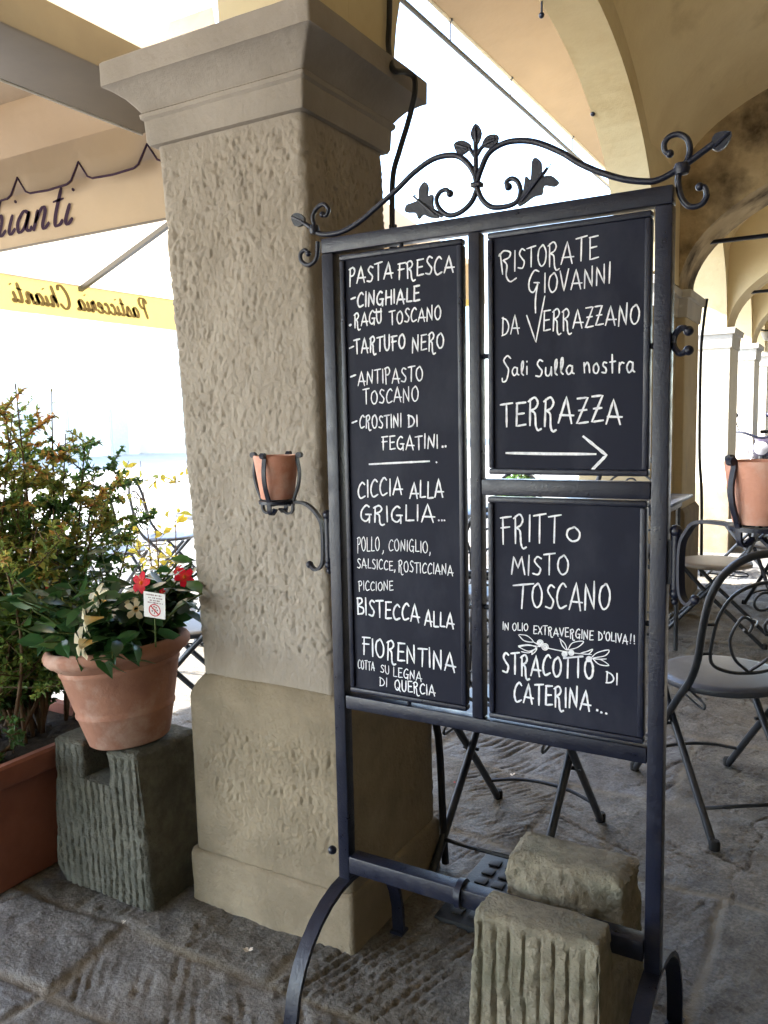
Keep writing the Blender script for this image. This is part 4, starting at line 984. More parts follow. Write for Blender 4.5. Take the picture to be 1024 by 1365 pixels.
# flowering plant
def flowering_plant():
    base = POT+Vector((-.035, 0, .275))
    t = thing('flowering_plant', 'glossy green flowering plant with cream trumpet and red blooms in the big pot', 'flowering plant', base)
    rg = np.random.default_rng(31); rr = random.Random(31); st = MB(); P = []; D = []
    for s in range(80):
        a = rr.uniform(0, 2*pi); r0 = rr.uniform(0, .13); l = rr.uniform(.12, .34)
        b = base+Vector((cos(a)*r0, sin(a)*r0, rr.uniform(-.02, .02)+.02*cos(a)))
        out = rr.uniform(.3, 1.1); tip = b+Vector((cos(a)*l*out*.9-.03, sin(a)*l*out*.9, l*rr.uniform(.35, .95)))
        path = crom([b, b.lerp(tip, .5)+Vector((0, 0, .03)), tip], 5); st.tube(path, .0035, 5)
        nn = rr.randint(7, 11)
        for k in range(nn):
            f = (k+.5)/nn; q = path[min(len(path)-1, int(f*len(path)))]
            aa = rr.uniform(0, 2*pi); P.append(q); D.append(Vector((cos(aa), sin(aa), rr.uniform(-.25, .75))))
    # sprays hanging over the rim at the front, and reaching up towards the pillar
    for (px, py, Y, cnt, L_) in ((140, 850, 1.63, 16, .03), (110, 868, 1.66, 10, .04), (165, 862, 1.62, 8, .03), (40, 800, 1.78, 22, .06), (60, 830, 1.72, 16, .05), (20, 770, 1.86, 12, .06), (120, 760, 1.95, 16, .05), (90, 775, 1.9, 12, .05), (135, 735, 2.0, 9, .05), (225, 770, 2.0, 10, .05), (235, 800, 1.96, 8, .04), (200, 780, 1.95, 10, .05), (185, 830, 1.85, 12, .05), (75, 795, 1.75, 14, .05), (150, 800, 1.8, 16, .06), (150, 880, 1.58, 5, .01)):
        c = Vector(at(px, py, Y=Y)); st.tube(crom([base+Vector((rr.uniform(-.05, .05), 0, 0)), base.lerp(c, .5)+Vector((0, 0, .04)), c], 5), .003, 5)
        for k in range(cnt):
            P.append(c+Vector((rr.gauss(0, L_*.6), rr.gauss(0, L_*.6), rr.gauss(0, L_*.6)))); aa = rr.uniform(0, 2*pi); D.append(Vector((cos(aa), sin(aa), rr.uniform(-.6, .6))))
    st.build('stem', M['green_stem'], t, True, 180, fix=False)
    P = np.array(P); D = np.array(D); n = len(P)
    P += .0
    m = MB(); LL = .058+.034*rg.random(n); leaf_batch(m, P, D, LL, LL*.56, np.clip(rg.normal(.42, .24, n), 0, 1), rg, .10, .25); m.build('foliage', M['leaf_gloss'], t, True, 25, fix=False)
    def trumpet(c, d, size, name='white_flower'):
        c = Vector(c); d = Vector(d).normalized(); s = d.orthogonal().normalized(); u = d.cross(s); m = MB()
        nn = 15; prof = [(-.95, .05), (-.70, .08), (-.40, .16), (-.15, .24), (0, .30)]; vs = []; fs = []; tt = []
        for (x, r) in prof:
            for k in range(nn): a = 2*pi*k/nn; vs.append(c+d*(x*size)+(s*cos(a)+u*sin(a))*(r*size)); tt.append(.75 if x < -.2 else .35)
        for i in range(len(prof)-1):
            for k in range(nn): fs.append((i*nn+k, i*nn+(k+1) % nn, (i+1)*nn+(k+1) % nn, (i+1)*nn+k))
        m.add(vs, fs, tt)
        for k in range(5):
            a = 2*pi*k/5+.2; e = s*cos(a)+u*sin(a); tw = d.cross(e)
            pts = [(.26, -.17, 0), (.26, .17, 0), (.62, -.30, .05), (.58, .26, .02), (.88, -.16, -.06), (.95, .14, -.10)]
            m.add([c+e*(x*size)+tw*(y*size)+d*(z*size) for x, y, z in pts], [(0, 1, 3, 2), (2, 3, 5, 4)], .08)
        m.build(name, M['petal_white'], t, True, 180, fix=False)
    for (px, py, Y, d, sz) in ((114, 827, 1.60, (-.62, -.55, -.1), .055), (108, 858, 1.57, (-.75, -.4, -.15), .055), (128, 797, 1.68, (-.15, -.7, .45), .056), (173, 797, 1.74, (.1, -.5, .55), .034), (181, 812, 1.72, (.5, -.5, .1), .036)):
        trumpet(at(px, py, Y=Y), d, sz)
    def red(c, d, size):
        c = Vector(c); d = Vector(d).normalized(); s = d.orthogonal().normalized(); u = d.cross(s); m = MB()
        for k in range(5):
            a = 2*pi*k/5; e = s*cos(a)+u*sin(a); tw = d.cross(e)
            pts = [(.06, -.08, -.05), (.06, .08, -.05), (.55, -.36, .10), (.52, .34, .06), (.95, -.20, .02), (1.0, .22, -.04)]
            m.add([c+e*(x*size)+tw*(y*size)+d*(z*size) for x, y, z in pts], [(0, 1, 3, 2), (2, 3, 5, 4)], [.25, .25, 0, 0, 0, 0])
        m.add(*(lambda b: (b.v, b.f))(MB().ball(c, size*.16, 6)), 1.0)
        m.build('red_flower', M['petal_red'], t, True, 180, fix=False)
    red(at(188, 777, Y=1.74), (.05, -1, .25), .036); red(at(246, 769, Y=1.86), (.7, -.6, .1), .032); red(at(237, 759, Y=1.92), (-.2, -.5, .5), .022); red(at(62, 785, Y=1.68), (-.3, -.8, .3), .020); red(at(216, 789, Y=1.80), (.1, -.8, .5), .012)
flowering_plant()
# little card on a stick
def card():
    c = Vector(at(206, 807, Y=1.655)); 
    t = thing('plant_card', 'white card with red no-picking sign on a stick in the big flower pot', 'sign', (c.x, c.y, c.z-.07))
    ang = radians(9); ux = Vector((cos(ang), .28, -sin(ang)*.7)).normalized(); uz = Vector((.09, -.10, 1)); uz = (uz-ux*uz.dot(ux)).normalized(); n = uz.cross(ux).normalized()
    if n.y > 0: n = -n
    w, h = .034, .0385
    q = lambda a, b, o=0: c+ux*(a*w)+uz*(b*h)+n*o
    MB().slab([q(-1, -1), q(1, -1), q(1, 1), q(-1, 1)], -n*.0012).build('card', M['paper'], t, False)
    MB().tube([c-n*.002-uz*.03, c-n*.003-uz*.13], .0022, 6).build('stake', M['green_stem'], t)
    m = MB(); nn = 28; oc = (0.02, -.38)
    ring = lambda r: [q(oc[0]+r*cos(2*pi*k/nn), oc[1]+r*.88*sin(2*pi*k/nn), .0006) for k in range(nn)]
    a, b = ring(.56), ring(.47); m.add(a+b, [(k, (k+1) % nn, nn+(k+1) % nn, nn+k) for k in range(nn)])
    m.add([q(oc[0]-.40, oc[1]+.28, .0007), q(oc[0]-.33, oc[1]+.36, .0007), q(oc[0]+.40, oc[1]-.28, .0007), q(oc[0]+.33, oc[1]-.36, .0007)], [(0, 1, 2, 3)])
    m.build('prohibition_emblem', M['red_ink'], t, False, fix=False)
    rr = random.Random(4); m = MB()
    for (b_, x0, x1) in ((.80, -.78, .72), (.58, -.55, .80), (.38, -.42, .5), (.20, -.62, .78)):      # four lines of tiny illegible print
        x = x0
        while x < x1:
            e = min(x1, x+rr.uniform(.06, .16)); hh = rr.uniform(.03, .055); m.add([q(x, b_-hh, .0006), q(e, b_-hh, .0006), q(e, b_+hh, .0006), q(x, b_+hh, .0006)], [(0, 1, 2, 3)]); x = e+rr.choice((.03, .03, .10))
    m.build('print', M['grey_ink'], t, False, fix=False)
    m = MB()
    m.add([q(oc[0]+x, oc[1]+y, .0005) for x, y in ((-.08, -.32), (.0, -.32), (.10, .10), (.02, .12))], [(0, 1, 2, 3)])
    for (x, y) in ((-.18, .12), (.14, .22), (.24, .02), (-.05, .28), (-.22, -.08)): m.add([q(oc[0]+x+.09*cos(k*pi/3), oc[1]+y+.07*sin(k*pi/3), .0004) for k in range(6)], [tuple(range(6))])
    m.build('plant_pictogram', M['grey_ink'], t, False, fix=False)
card()

# ================================================================== bistro furniture (metres; scaled to survey units)
KS = 1.17
def make_chair(label, loc, rz, seatmat='seat_grey'):
    t = thing('bistro_chair', label, 'chair', loc, rz, 'folding metal bistro chairs', KS); t['_local'] = 1
    MB().lathe([(.001, .452), (.17, .453), (.192, .450), (.199, .445), (.201, .437), (.199, .429), (.190, .425), (.184, .430), (.182, .440), (.001, .442)], 48).build('seat', M[seatmat], t, True, 40)
    left = [(-.175, .285, .005), (-.175, .12, .19), (-.176, -.06, .385), (-.176, -.150, .475), (-.174, -.195, .56), (-.170, -.215, .66), (-.158, -.235, .755), (-.125, -.250, .825), (-.065, -.258, .868), (0, -.260, .880)]
    p = crom(left+[(-x, y, z) for x, y, z in left[-2::-1]], 6)
    bf = MB().tube(p, .0120, 10).build('back_frame', M['iron2'], t)
    for s in (-1, 1):
        lg = MB(); lg.tube([(s*.150, .150, .425), (s*.150, .02, .285), (s*.150, -.275, .005)], .0120, 10); lg.tube([(s*.135, .035, .272), (s*.185, .035, .272)], .006, 8)
        l_ = lg.build('leg', M['iron2'], t)
        MB().lathe([(.001, 0), (.016, 0), (.0165, .020), (.013, .028), (.001, .028)], 12, (s*.150, -.278, 0)).build('foot_cap', M['rubber'], l_)
        MB().lathe([(.001, 0), (.016, 0), (.0165, .020), (.013, .028), (.001, .028)], 12, (s*.175, .288, 0)).build('foot_cap', M['rubber'], bf)
    MB().tube(crom([(-.175, .205, .095), (-.09, .235, .105), (0, .245, .108), (.09, .235, .105), (.175, .205, .095)], 6), .006, 8).build('stretcher', M['iron2'], t)
    MB().tube(crom([(-.150, -.190, .085), (-.08, -.220, .10), (0, -.228, .104), (.08, -.220, .10), (.150, -.190, .085)], 6), .006, 8).build('stretcher', M['iron2'], t)
    sc = MB()
    def bk(x, z): return (x, -.150-.115*min(1, max(0, (z-.475)/.36))**.8, z)
    sc.tube(crom([bk(-.125, .54), bk(-.135, .62), bk(-.125, .70), bk(-.085, .765), bk(0, .795), bk(.085, .765), bk(.125, .70), bk(.135, .62), bk(.125, .54), bk(.07, .505), bk(0, .495), bk(-.07, .505)], 5, True), .0055, 8, closed=True)
    for s in (-1, 1):
        sc.tube(crom([bk(0, .50), bk(s*.055, .55), bk(s*.080, .62), bk(s*.055, .685), bk(s*.020, .665), bk(s*.028, .635), bk(s*.045, .645)], 6), .005, 8)
        sc.tube([bk(s*.128, .57), bk(s*.174, .57)], .005, 6); sc.tube([bk(s*.132, .665), bk(s*.170, .668)], .005, 6)
    sc.tube(crom([bk(.028*cos(k*pi/5), .735+.028*sin(k*pi/5)) for k in range(10)], 3, True), .0045, 8, closed=True)
    sc.build('back_scroll', M['iron2'], t)
    for s in (-1, 1):
        hk = MB(); hk.tube(crom([(s*.14, -.05, .42), (s*.145, -.16, .415), (s*.145, -.185, .405), (s*.145, -.16, .393), (s*.14, .02, .40)], 5), .004, 6)
        hk.build('catch_wire', M['iron2'], t)
    return t
CHAIRS = []
c1 = make_chair('grey round-seated bistro chair with scrolled back, nearest at the right edge beyond the stand', (-.415, 3.26, 0), radians(34))
dup(c1, (-.985, 2.575, 0), 0.0, 'bistro chair tucked behind the menu boards, its crossed legs showing under the lowest rail')
c2 = make_chair('dusty beige-seated bistro chair standing before the pier, side-on, seen over the grey chair', (-.80, 5.80, 0), radians(92), 'seat_beige')
dup(c2, (-.80, 8.1, 0), radians(70), 'farther beige-seated bistro chair seen just under the right-hand small pot')
dup(c2, (-.42, 6.75, 0), radians(-150), 'bistro chair mostly outside the photo at the right edge, one slanting leg showing')
dup(c1, (-1.33, 5.45, 0), radians(185), 'bistro chair whose arched back rises behind the tall square table by the pier', KS*1.2)
dup(c1, (-2.86, 2.95, 0), radians(120), 'bistro chair behind the big flower pot, its pale seat edge touching the pillar')
dup(c1, (-5.35, 5.35, 0), radians(-60), 'outdoor bistro chair with rounded back seen through the twigs of the yellow shrub')
dup(c1, (-5.15, 4.55, 0), radians(-95), 'outdoor bistro chair whose arched back stands just in front of another in the sun')
dup(c1, (-3.25, 4.05, 0), radians(60), 'outdoor bistro chair at the sunlit table, half hidden by the near pillar')
dup(c1, (-2.5, 6.6, 0), radians(200), 'outdoor bistro chair glimpsed through the gap beside the left board')
dup(c1, (-1.75, 4.35, 0), radians(20), 'bistro chair in the open arch glimpsed between the boards')
def make_table(label, loc, r=.31, h=.725):
    t = thing('bistro_table', label, 'table', loc, 0.3, 'round metal bistro tables', KS); t['_local'] = 1
    MB().lathe([(.001, h), (r-.012, h), (r, h-.006), (r+.001, h-.022), (r-.006, h-.026), (r-.010, h-.010), (.001, h-.008)], 56).build('tabletop', M['seat_grey'], t, True, 40)
    for k in range(4):
        a = pi/2*k+pi/4; u = Vector((cos(a), sin(a), 0)); 
        MB().tube(crom([u*.22+Vector((0, 0, h-.02)), u*.09+Vector((0, 0, h*.52)), u*.12+Vector((0, 0, h*.35)), u*.27+Vector((0, 0, .004))], 6), .010, 8).build('leg', M['iron2'], t)
    MB().tube([(.095*cos(2*pi*k/20), .095*sin(2*pi*k/20), h*.44) for k in range(20)], .006, 6, closed=True).build('ring', M['iron2'], t)
    return t
t1 = make_table('round bistro table in the sun on the piazza, left of the near pillar', (-4.15, 4.75, 0))
dup(t1, (-2.35, 5.55, 0), .2, 'round bistro table glimpsed in the gap between the chalk boards')
sq = thing('square_table', 'tall square grey metal table in front of the pier under the stained arch', 'table', (-1.20, 5.05, 0))
m = MB(); m.box(-1.56, -.89, 4.78, 5.44, .985, 1.005, .004); m.box(-1.545, -.945, 4.795, 5.385, .93, .984, .003); m.build('tabletop', M['seat_grey'], sq, True, 40)
for x in (-1.53, -.965):
    for y in (4.82, 5.365): MB().tube([(x, y, .93), (x, y, .0)], .014, 8).build('leg', M['iron2'], sq)
MB().box(-1.53, -.965, 4.80, 4.825, .62, .645).build('shelf_bar', M['iron2'], sq, False)
# hedge plants in pots on the piazza, seen in the gaps between the boards
def tub(label, x, y, seed, h=1.0):
    o = MB().lathe([(.001, 0), (.17, 0), (.22, .36), (.24, .37), (.24, .42), (.215, .42), (.20, .37), (.001, .37)], 28, (x, y, 0)).build('flower_pot', M['terracotta'], None, True, 40); tag(o, label, 'flower pot')
    return o
tub('terracotta tub on the piazza glimpsed low between left board and middle bar', -2.75, 7.35, 1)
shrub('potted_bush', 'green tub bush on the piazza, glimpsed left of the middle bar', 'bush', (-2.75, 7.35, .38), 8, .30, .95, 1800, 'leaf_green', .055, 41, lambda P: .5+0*P[:, 0], branch=7, dens_lo=.05)
tub('terracotta tub on the piazza beside the right boards, mostly hidden', -1.95, 7.9, 2)
shrub('potted_bush', 'green tub bush on the piazza, glimpsed over the lower right board', 'bush', (-1.95, 7.9, .38), 8, .28, .9, 1500, 'leaf_green', .055, 42, lambda P: .6+0*P[:, 0], branch=7, dens_lo=.05)

# ================================================================== awnings
def sheet(m, grid):
    r = len(grid); c = len(grid[0]); m.add([p for row in grid for p in row], [(i*c+j, i*c+j+1, (i+1)*c+j+1, (i+1)*c+j) for i in range(r-1) for j in range(c-1)])
def scallop_panel(m, p0, p1, ztop, zlow, n, depth, th=.004, slope=0.0):
    """hanging valance from p0 to p1 (xy) with n flat lobes parted by pointed notches"""
    p0 = Vector((p0[0], p0[1], 0)); p1 = Vector((p1[0], p1[1], 0)); nrm = (p1-p0).normalized().cross(Vector((0, 0, 1)))
    pts = []
    for k in range(n):
        for f, z in ((.0, depth), (.13, .012), (.20, 0), (.5, -.006), (.80, 0), (.87, .012)): pts.append(((k+f)/n, zlow+z))
    pts.append((1, zlow+depth))
    vs = []; N = len(pts)
    for s in (0, 1):
        for (u, z) in pts:
            for zz, w in ((ztop, 0), ((ztop+z)/2, 1), (z, .4)):
                q = p0.lerp(p1, u)+nrm*(th*s+.012*w*sin(u*n*2*pi)); vs.append((q.x, q.y, zz))
    fs = []
    for s in (0, 1):
        for i in range(N-1):
            for r in (0, 1):
                a = s*3*N+i*3+r; f = (a, a+1, a+4, a+3); fs.append(f if s == 0 else f[::-1])
    for i in range(N-1): fs.append((i*3+2, 3*N+i*3+2, 3*N+i*3+5, i*3+5))
    m.add(vs, fs)
    return [((p0.lerp(p1, u)).x, (p0.lerp(p1, u)).y-.002, z) for u, z in pts]
# near awning of this bay: cassette beam, roof canvas lengthened and flapped to block sun, scalloped far end
na = thing('awning', 'taupe canvas awning with grey cassette beam and scalloped valance, top left corner', 'awning', (-3.0, 1.2, 2.7), group='canvas awnings on the arcade')
bmx = MB(); bmx.box(-2.655, -2.285, -1.8, 2.62, 2.722, 2.86, .012); bmx.build('cassette', M['awn_metal'], na, True, 40)
MB().tube([(-2.66, -1.8, 2.728), (-2.66, 2.62, 2.728)], .010, 8).build('edge_highlight', M['trim'], na)  # pale tube standing in for the bright highlight on the beam edge
m = MB(); sheet(m, [[(-2.30+.03*sin(y*5)+.02*k, y, 2.862+.05*k) for y in np.linspace(-1.8, 2.40, 40)] for k in range(4)]); m.build('side_curtain', M['canvas'], na, True, 180)
m = MB(); sheet(m, [[(x, y, 3.08-.02*(-2.3-x)/.9+.02*sin(y*2.2)*sin((x+2)*2)) for y in np.linspace(-7.5, 2.715, 40)] for x in np.linspace(-2.64, -6.1, 14)]); sheet(m, [[(x, y, 3.62-.535*f) for y in np.linspace(-8.2, 1.52, 24)] for x, f in ((-1.53, 0), (-1.9, .36), (-2.639, 1.0))]); m.build('roof_canvas', M['canvas_shade'], na, True, 180)  # second sheet is an unseen flap, added to keep the sun off
m = MB(); edge = scallop_panel(m, (-2.24, 2.66), (-6.11, 2.66), 2.80, 2.612, 9, .085, .004)
sheet(m, [[(x, 2.662+.02*sin(x*6+k)*(k > 0)*(k < 4), 2.80+.088*k) for x in np.linspace(-2.28, -6.1, 36)] for k in range(5)]); m.build('end_valance', M['canvas_brown'], na, True, 180)
b = MB(); b.tube([(x, y-.001, z) for x, y, z in edge], .0048, 6); b.build('piping', M['ink'], na)
# lettering in brush script
SG = {
 'P': (.62, [['s', (.30, 1.0), (.22, .45), (.08, 0)], ['s', (.05, .78), (.20, 1.02), (.52, 1.02), (.58, .78), (.42, .55), (.22, .52)]]),
 'C': (.66, [['s', (.62, .80), (.62, 1.0), (.40, 1.02), (.12, .62), (.10, .16), (.34, -.02), (.62, .20)]]),
 'a': (.46, [['s', (.38, .44), (.22, .50), (.05, .26), (.10, .03), (.26, .12), (.40, .48)], ['s', (.40, .48), (.32, .12), (.42, .03), (.50, .12)]]),
 's': (.34, [['s', (.0, .10), (.22, .50), (.30, .20), (.20, .02), (.04, .06)], ['s', (.20, .02), (.34, .06), (.40, .14)]]),
 't': (.30, [['s', (.28, .88), (.14, .30), (.14, .05), (.26, .04), (.36, .14)], [(.04, .58), (.36, .62)]]),
 'i': (.24, [['s', (.18, .48), (.08, .14), (.14, .02), (.28, .14)], [(.25, .74), (.27, .80)]]),
 'c': (.34, [['s', (.32, .40), (.20, .50), (.05, .26), (.10, .03), (.24, .03), (.38, .14)]]),
 'e': (.36, [['s', (.05, .22), (.30, .34), (.26, .50), (.08, .34), (.08, .06), (.22, .02), (.40, .14)]]),
 'r': (.34, [['s', (.04, .08), (.18, .52), (.24, .42), (.32, .44), (.24, .14), (.28, .02), (.40, .14)]]),
 'h': (.44, [['s', (.30, .98), (.16, .50), (.02, 0)], ['s', (.08, .20), (.26, .50), (.34, .40), (.28, .10), (.34, .02), (.48, .14)]]),
 'n': (.48, [['s', (.14, .48), (.08, .2), (.02, 0)], ['s', (.06, .18), (.26, .50), (.36, .42), (.30, .12), (.36, .02), (.50, .14)]]),
 ' ': (.30, []),
}
def script(m, txt, org, ux, uz, n, h, w, off):
    """brush-script words on a plane: org + ux*along + uz*up, raised by off along n"""
    cur = 0; org = Vector(org); ux = Vector(ux); uz = Vector(uz); n = Vector(n)
    for ch in txt:
        adv, st = SG[ch]
        for s in st:
            if s[0] == 's': q = [(v.x, v.y) for v in crom([Vector((a, b, 0)) for a, b in s[1:]], 5)]
            else: q = [s[0], ((s[0][0]+s[1][0])/2, (s[0][1]+s[1][1])/2), s[1]]
            P = [org+ux*((cur+x+.12*y)*h)+uz*(y*h)+n*off for x, y in q]
            L_, R_ = [], []
            for i, p in enumerate(P):
                a = P[max(0, i-1)]; b_ = P[min(len(P)-1, i+1)]; t = (b_-a).normalized(); sd = t.cross(n)
                k = w*(.45+.55*abs(t.dot(uz)))*(.6 if i in (0, len(P)-1) else 1); L_.append(p+sd*k/2); R_.append(p-sd*k/2)
            N = len(P); m.add(L_+R_, [(i, i+1, N+i+1, N+i) for i in range(N-1)])
        cur += adv+.06
    return cur*h
# far awning: square canopy with lettered valances
ca = thing('awning', 'cream canvas canopy with script lettering on its valances, left of the near pillar', 'awning', (-4.0, 4.0, 2.4), group='canvas awnings on the arcade')
AX0, AX1, AY0, AY1, ZB, ZE = -5.60, -2.60, 2.75, 6.15, 2.405, 2.675
ap = Vector((-3.62, 4.40, 3.76))
m = MB()
for (a, b_) in (((AX0, AY0), (AX1, AY0)), ((AX1, AY0), (AX1, AY1)), ((AX1, AY1), (AX0, AY1)), ((AX0, AY1), (AX0, AY0))):
    A = Vector((a[0], a[1], ZE)); B = Vector((b_[0], b_[1], ZE)); rows = []
    for k in range(9):
        f = k/8; rows.append([A.lerp(B, j/14).lerp(ap, f)-Vector((0, 0, .06*sin(pi*f)+.02*sin(pi*j/14)*(1-f))) for j in range(15)])
    sheet(m, rows)
m.build('roof_canvas', M['canvas_pale'], ca, True, 180)
def flatval(p0, p1, z0, z1, mat, folds=.008, n=60):
    m = MB(); p0 = Vector((p0[0], p0[1], 0)); p1 = Vector((p1[0], p1[1], 0)); nr = (p1-p0).normalized().cross(Vector((0, 0, 1)))
    rows = []
    for k in range(5):
        f = k/4; rows.append([p0.lerp(p1, j/n)+nr*(folds*f*sin(j*1.3))+Vector((0, 0, z1+(z0-z1)*f)) for j in range(n+1)])
    sheet(m, rows); return m.build('valance', M[mat], ca, True, 180)
v1 = flatval((AX0, AY0), (AX1, AY0), ZB, ZE+.06, 'canvas', .003)
v2 = flatval((AX0, AY1), (AX0, AY0), ZB-.01, ZE, 'canvas_yellow', .004)
flatval((AX1, AY0), (AX1, AY1), ZB, ZE, 'canvas', .006); flatval((AX1, AY1), (AX0, AY1), ZB, ZE, 'canvas_yellow', .006)
b = MB(); b.tube([(AX0, AY0-.003, ZB), (AX1, AY0-.003, ZB)], .006, 6); b.tube([(AX0+.004, AY0, ZE), (AX0+.004, AY1, ZE)], .006, 6); b.build('piping', M['awn_metal'], ca)
# "Pasticceria Chianti" facing out on the near side; its last letters are what the photo shows
m = MB(); endp = at(97, 262, Y=AY0); hN = .130
lenw = script(MB(), 'Pasticceria Chianti', (0, 0, 0), (1, 0, 0), (0, 0, 1), (0, -1, 0), hN*1.55, .03, .0)
script(m, 'Pasticceria Chianti', (endp[0]-lenw*1.22, AY0, at(80, 293, Y=AY0)[2]), (1.22, 0, -.02), (0, 0, 1), (0, -1, 0), hN*1.55, .027, .006)
m.build('lettering', M['ink'], v1, False, fix=False)
# the same words on the outer side valance, read from behind through the canvas
m = MB(); pP = at(198, 415, X=AX0); hM = .168
script(m, 'Pasticceria Chianti', (AX0, pP[1], ZB+.06), (0, -1, 0), (0, 0, 1), (-1, 0, 0), hM, .033, -.006)
m.build('lettering', M['ink_olive'], v2, False, fix=False)
arm0 = at(107, 386, X=AX0+.02); m = MB(); m.bar([arm0, (ap.x-.15, ap.y-.1, 3.02)], .035, .035, (0, 0, 1)); m.build('support_arm', M['iron2'], ca)
m = MB(); m.tube([(ap.x, ap.y, 0), (ap.x, ap.y, 3.68)], .03, 12); m.box(ap.x-.3, ap.x+.3, ap.y-.3, ap.y+.3, 0, .06, .01); m.build('pole', M['iron2'], ca)
# high awning outside the arch on the right
ha = thing('awning', 'shaded beige awning with an edge rail, outside the arch above the menu stand', 'awning', (-2.0, 5.5, 4.1), group='canvas awnings on the arcade')
EX, EZ = -2.40, 4.09
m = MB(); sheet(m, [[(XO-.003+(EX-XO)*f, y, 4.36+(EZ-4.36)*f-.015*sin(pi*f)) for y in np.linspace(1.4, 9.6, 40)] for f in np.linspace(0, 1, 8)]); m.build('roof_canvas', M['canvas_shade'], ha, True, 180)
m = MB(); m.tube([(EX, 1.4, EZ), (EX, 9.6, EZ)], .012, 8); m.build('front_bar', M['trim'], ha)
m = MB(); m.tube([(EX, 1.4, EZ-.145), (EX, 9.6, EZ-.145)], .016, 8); m.build('rail', M['iron2'], ha)
for px, py in ((681, 100), (763, 183), (600, 10)):
    y = at(px, py, X=EX)[1]; m = MB(); m.tube([(EX, y, EZ+.02), (EX, y, EZ-.15)], .006, 6); m.ball((EX, y, EZ+.01), .022, 8); m.box(EX-.014, EX+.014, y-.02, y+.02, EZ+.0, EZ+.07); m.build('hanger', M['iron'], ha)
# little iron hooks on the arch
for i, ((px, py, X), lab) in enumerate((((793, 140, -1.5), 'small iron hook on the arch edge above the right-hand scroll'), ((725, 6, -1.5), 'small iron hook high on the arch edge at the top of the photo'))):
    p = at(px, py, X=X); m = MB(); m.tube([(p[0]+.02, p[1], p[2]+.06), (p[0]-.01, p[1], p[2]+.05), (p[0]-.012, p[1], p[2]-.05)], .006, 6); m.ball((p[0]-.012, p[1], p[2]-.05), .016, 6); tag(m.build('wall_hook', M['iron'], None), lab, 'hook')

# ================================================================== small things
# drain cover
dc = thing('drain_cover', 'square black cast iron drain cover with raised studs beside the pillar foot', 'drain cover', (-.87, 2.29, 0))
m = MB(); m.box(-1.06, -.66, 2.08, 2.50, -.02, .009, .003); m.build('frame', M['drain'], dc, True, 40)
m = MB()
for i in range(6):
    for j in range(6): m.box(-1.025+.058*i, -1.025+.058*i+.040, 2.115+.060*j, 2.115+.060*j+.040, .0092, .016, .004)
m.build('stud_pattern', M['drain'], dc, True, 40)
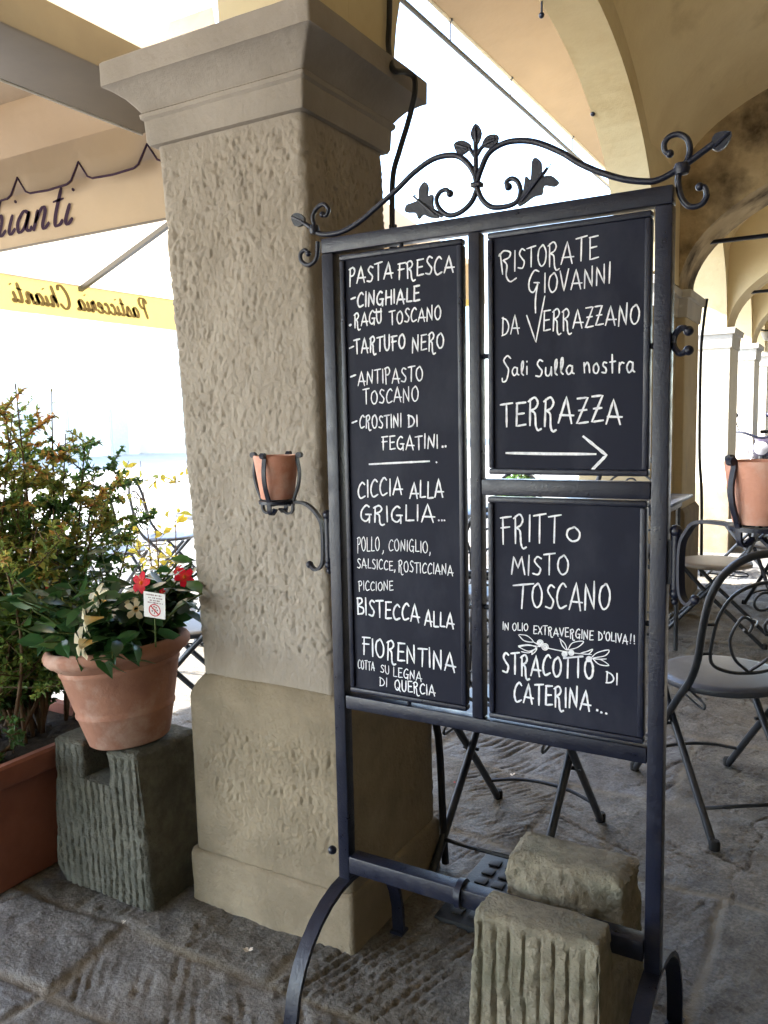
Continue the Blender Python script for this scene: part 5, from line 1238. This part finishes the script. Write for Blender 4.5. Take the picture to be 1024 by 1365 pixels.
# motorbikes in the arcade
def motorbike(label, x, y, rz, paint):
    t = thing('motorbike', label, 'motorbike', (x, y, 0), rz, 'motorbikes parked in the arcade', 1.2); t['_local'] = 1
    for yy in (0, -1.35):
        w = MB(); w.lathe([(.24, -.04), (.30, -.05), (.325, -.03), (.33, 0), (.325, .03), (.30, .05), (.24, .04), (.24, -.04)], 28); w.v = [(v[2], v[0]+yy, v[1]+.33) for v in w.v]
        wo = w.build('wheel', M['rubber'], t); r = MB()
        for k in range(10): a = 2*pi*k/10; r.tube([(0, yy, .33), (0, yy+.25*cos(a), .33+.25*sin(a))], .006, 5)
        r.ball((0, yy, .33), .05, 8); r.build('spokes', M['chrome'], wo)
    for s in (-1, 1):
        MB().tube([(s*.09, 0, .33), (s*.09, -.26, .98)], .024, 10).build('fork', M['chrome'], t)
    MB().bar(crom([(0, .26, .50), (0, .20, .66), (0, 0, .70), (0, -.2, .64)], 5), .11, .012, (1, 0, 0)).build('mudguard', M[paint], t)
    hb = MB().tube(crom([(-.38, -.38, 1.05), (-.20, -.26, 1.06), (0, -.24, 1.0), (.20, -.26, 1.06), (.38, -.38, 1.05)], 5), .014, 8).build('handlebar', M['iron'], t)
    for s in (-1, 1):
        MB().tube([(s*.28, -.32, 1.055), (s*.40, -.39, 1.05)], .020, 8).build('grip', M['rubber'], hb)
        k = MB(); k.tube([(s*.22, -.28, 1.06), (s*.27, -.24, 1.22)], .006, 6); k.ball((s*.28, -.24, 1.24), .05, 8, .7); k.build('mirror', M['iron'], hb)
    l = MB().lathe([(.001, -.10), (.04, -.09), (.07, -.02), (.08, .02), (.07, .03)], 20); l.v = [(v[0], v[2]-.06, v[1]+.90) for v in l.v]; lo = l.build('headlight', M['bike_paint'], t)
    g = MB().lathe([(.001, .045), (.04, .04), (.07, .03)], 20); g.v = [(v[0], v[2]-.06, v[1]+.90) for v in g.v]; g.build('lens', M['lens'], lo)
    tk = MB(); tk.ball((0, -.62, .86), .17, 12, .85); tk.v = [(v[0], (v[1]+.62)*1.7-.62, v[2]) for v in tk.v]; tk.build('fuel_tank', M[paint], t)
    MB().box(-.13, .13, -1.45, -.85, .76, .85, .04).build('seat', M['rubber'], t)
    e = MB(); e.box(-.17, .17, -.95, -.50, .28, .66, .05); e.tube([(0, -.25, .95), (0, -.5, .5), (0, -1.35, .33)], .03, 8); e.tube([(.15, -.5, .35), (.18, -.9, .25), (.18, -1.6, .35)], .04, 10); e.build('engine', M['iron2'], t)
motorbike('dark motorbike facing the camera under the far arches above the right-hand pot', -1.02, 11.0, pi+radians(4), 'bike_paint')
motorbike('blue motorbike half cut by the right photo edge beside the dark one', -.72, 11.6, pi+radians(-8), 'bike_blue')
# fallen petals and scraps
for i, (px, py, lab, s) in enumerate(((331, 1267, 'fallen white blossom on the paving before the pillar plinth', .017), (165, 1229, 'tiny white scrap on the paving under the notched block', .009), (683, 1033, 'white paper scrap on the paving beyond the lowest rail', .014), (606, 1043, 'tiny reddish scrap on the paving right of the pillar edge', .007), (875, 1108, 'pale scrap on the paving right of the stand post', .009))):
    c = Vector(at(px, py, Z=.012)); rr = random.Random(i); m = MB()
    for k in range(5):
        a = 2*pi*k/5+rr.uniform(-.3, .3); e = Vector((cos(a), sin(a), rr.uniform(.0, .5))); tw = Vector((-sin(a), cos(a), 0)); l = s*rr.uniform(.7, 1.2)
        m.add([c, c+e*l*.6+tw*l*.35, c+e*l, c+e*l*.6-tw*l*.35], [(0, 1, 2, 3)])
    tag(m.build('fallen_petal', M['litter'] if i != 3 else M['red_ink'], None, False, fix=False), lab, 'litter', 'scraps on the paving')

# ================================================================== to metres
for o in list(bpy.data.objects):
    if o.parent is None and o.type in ('EMPTY', 'MESH'):
        o.location = [c*SCALE for c in o.location]; o.scale = [c*SCALE for c in o.scale]
    if '_local' in o: del o['_local']
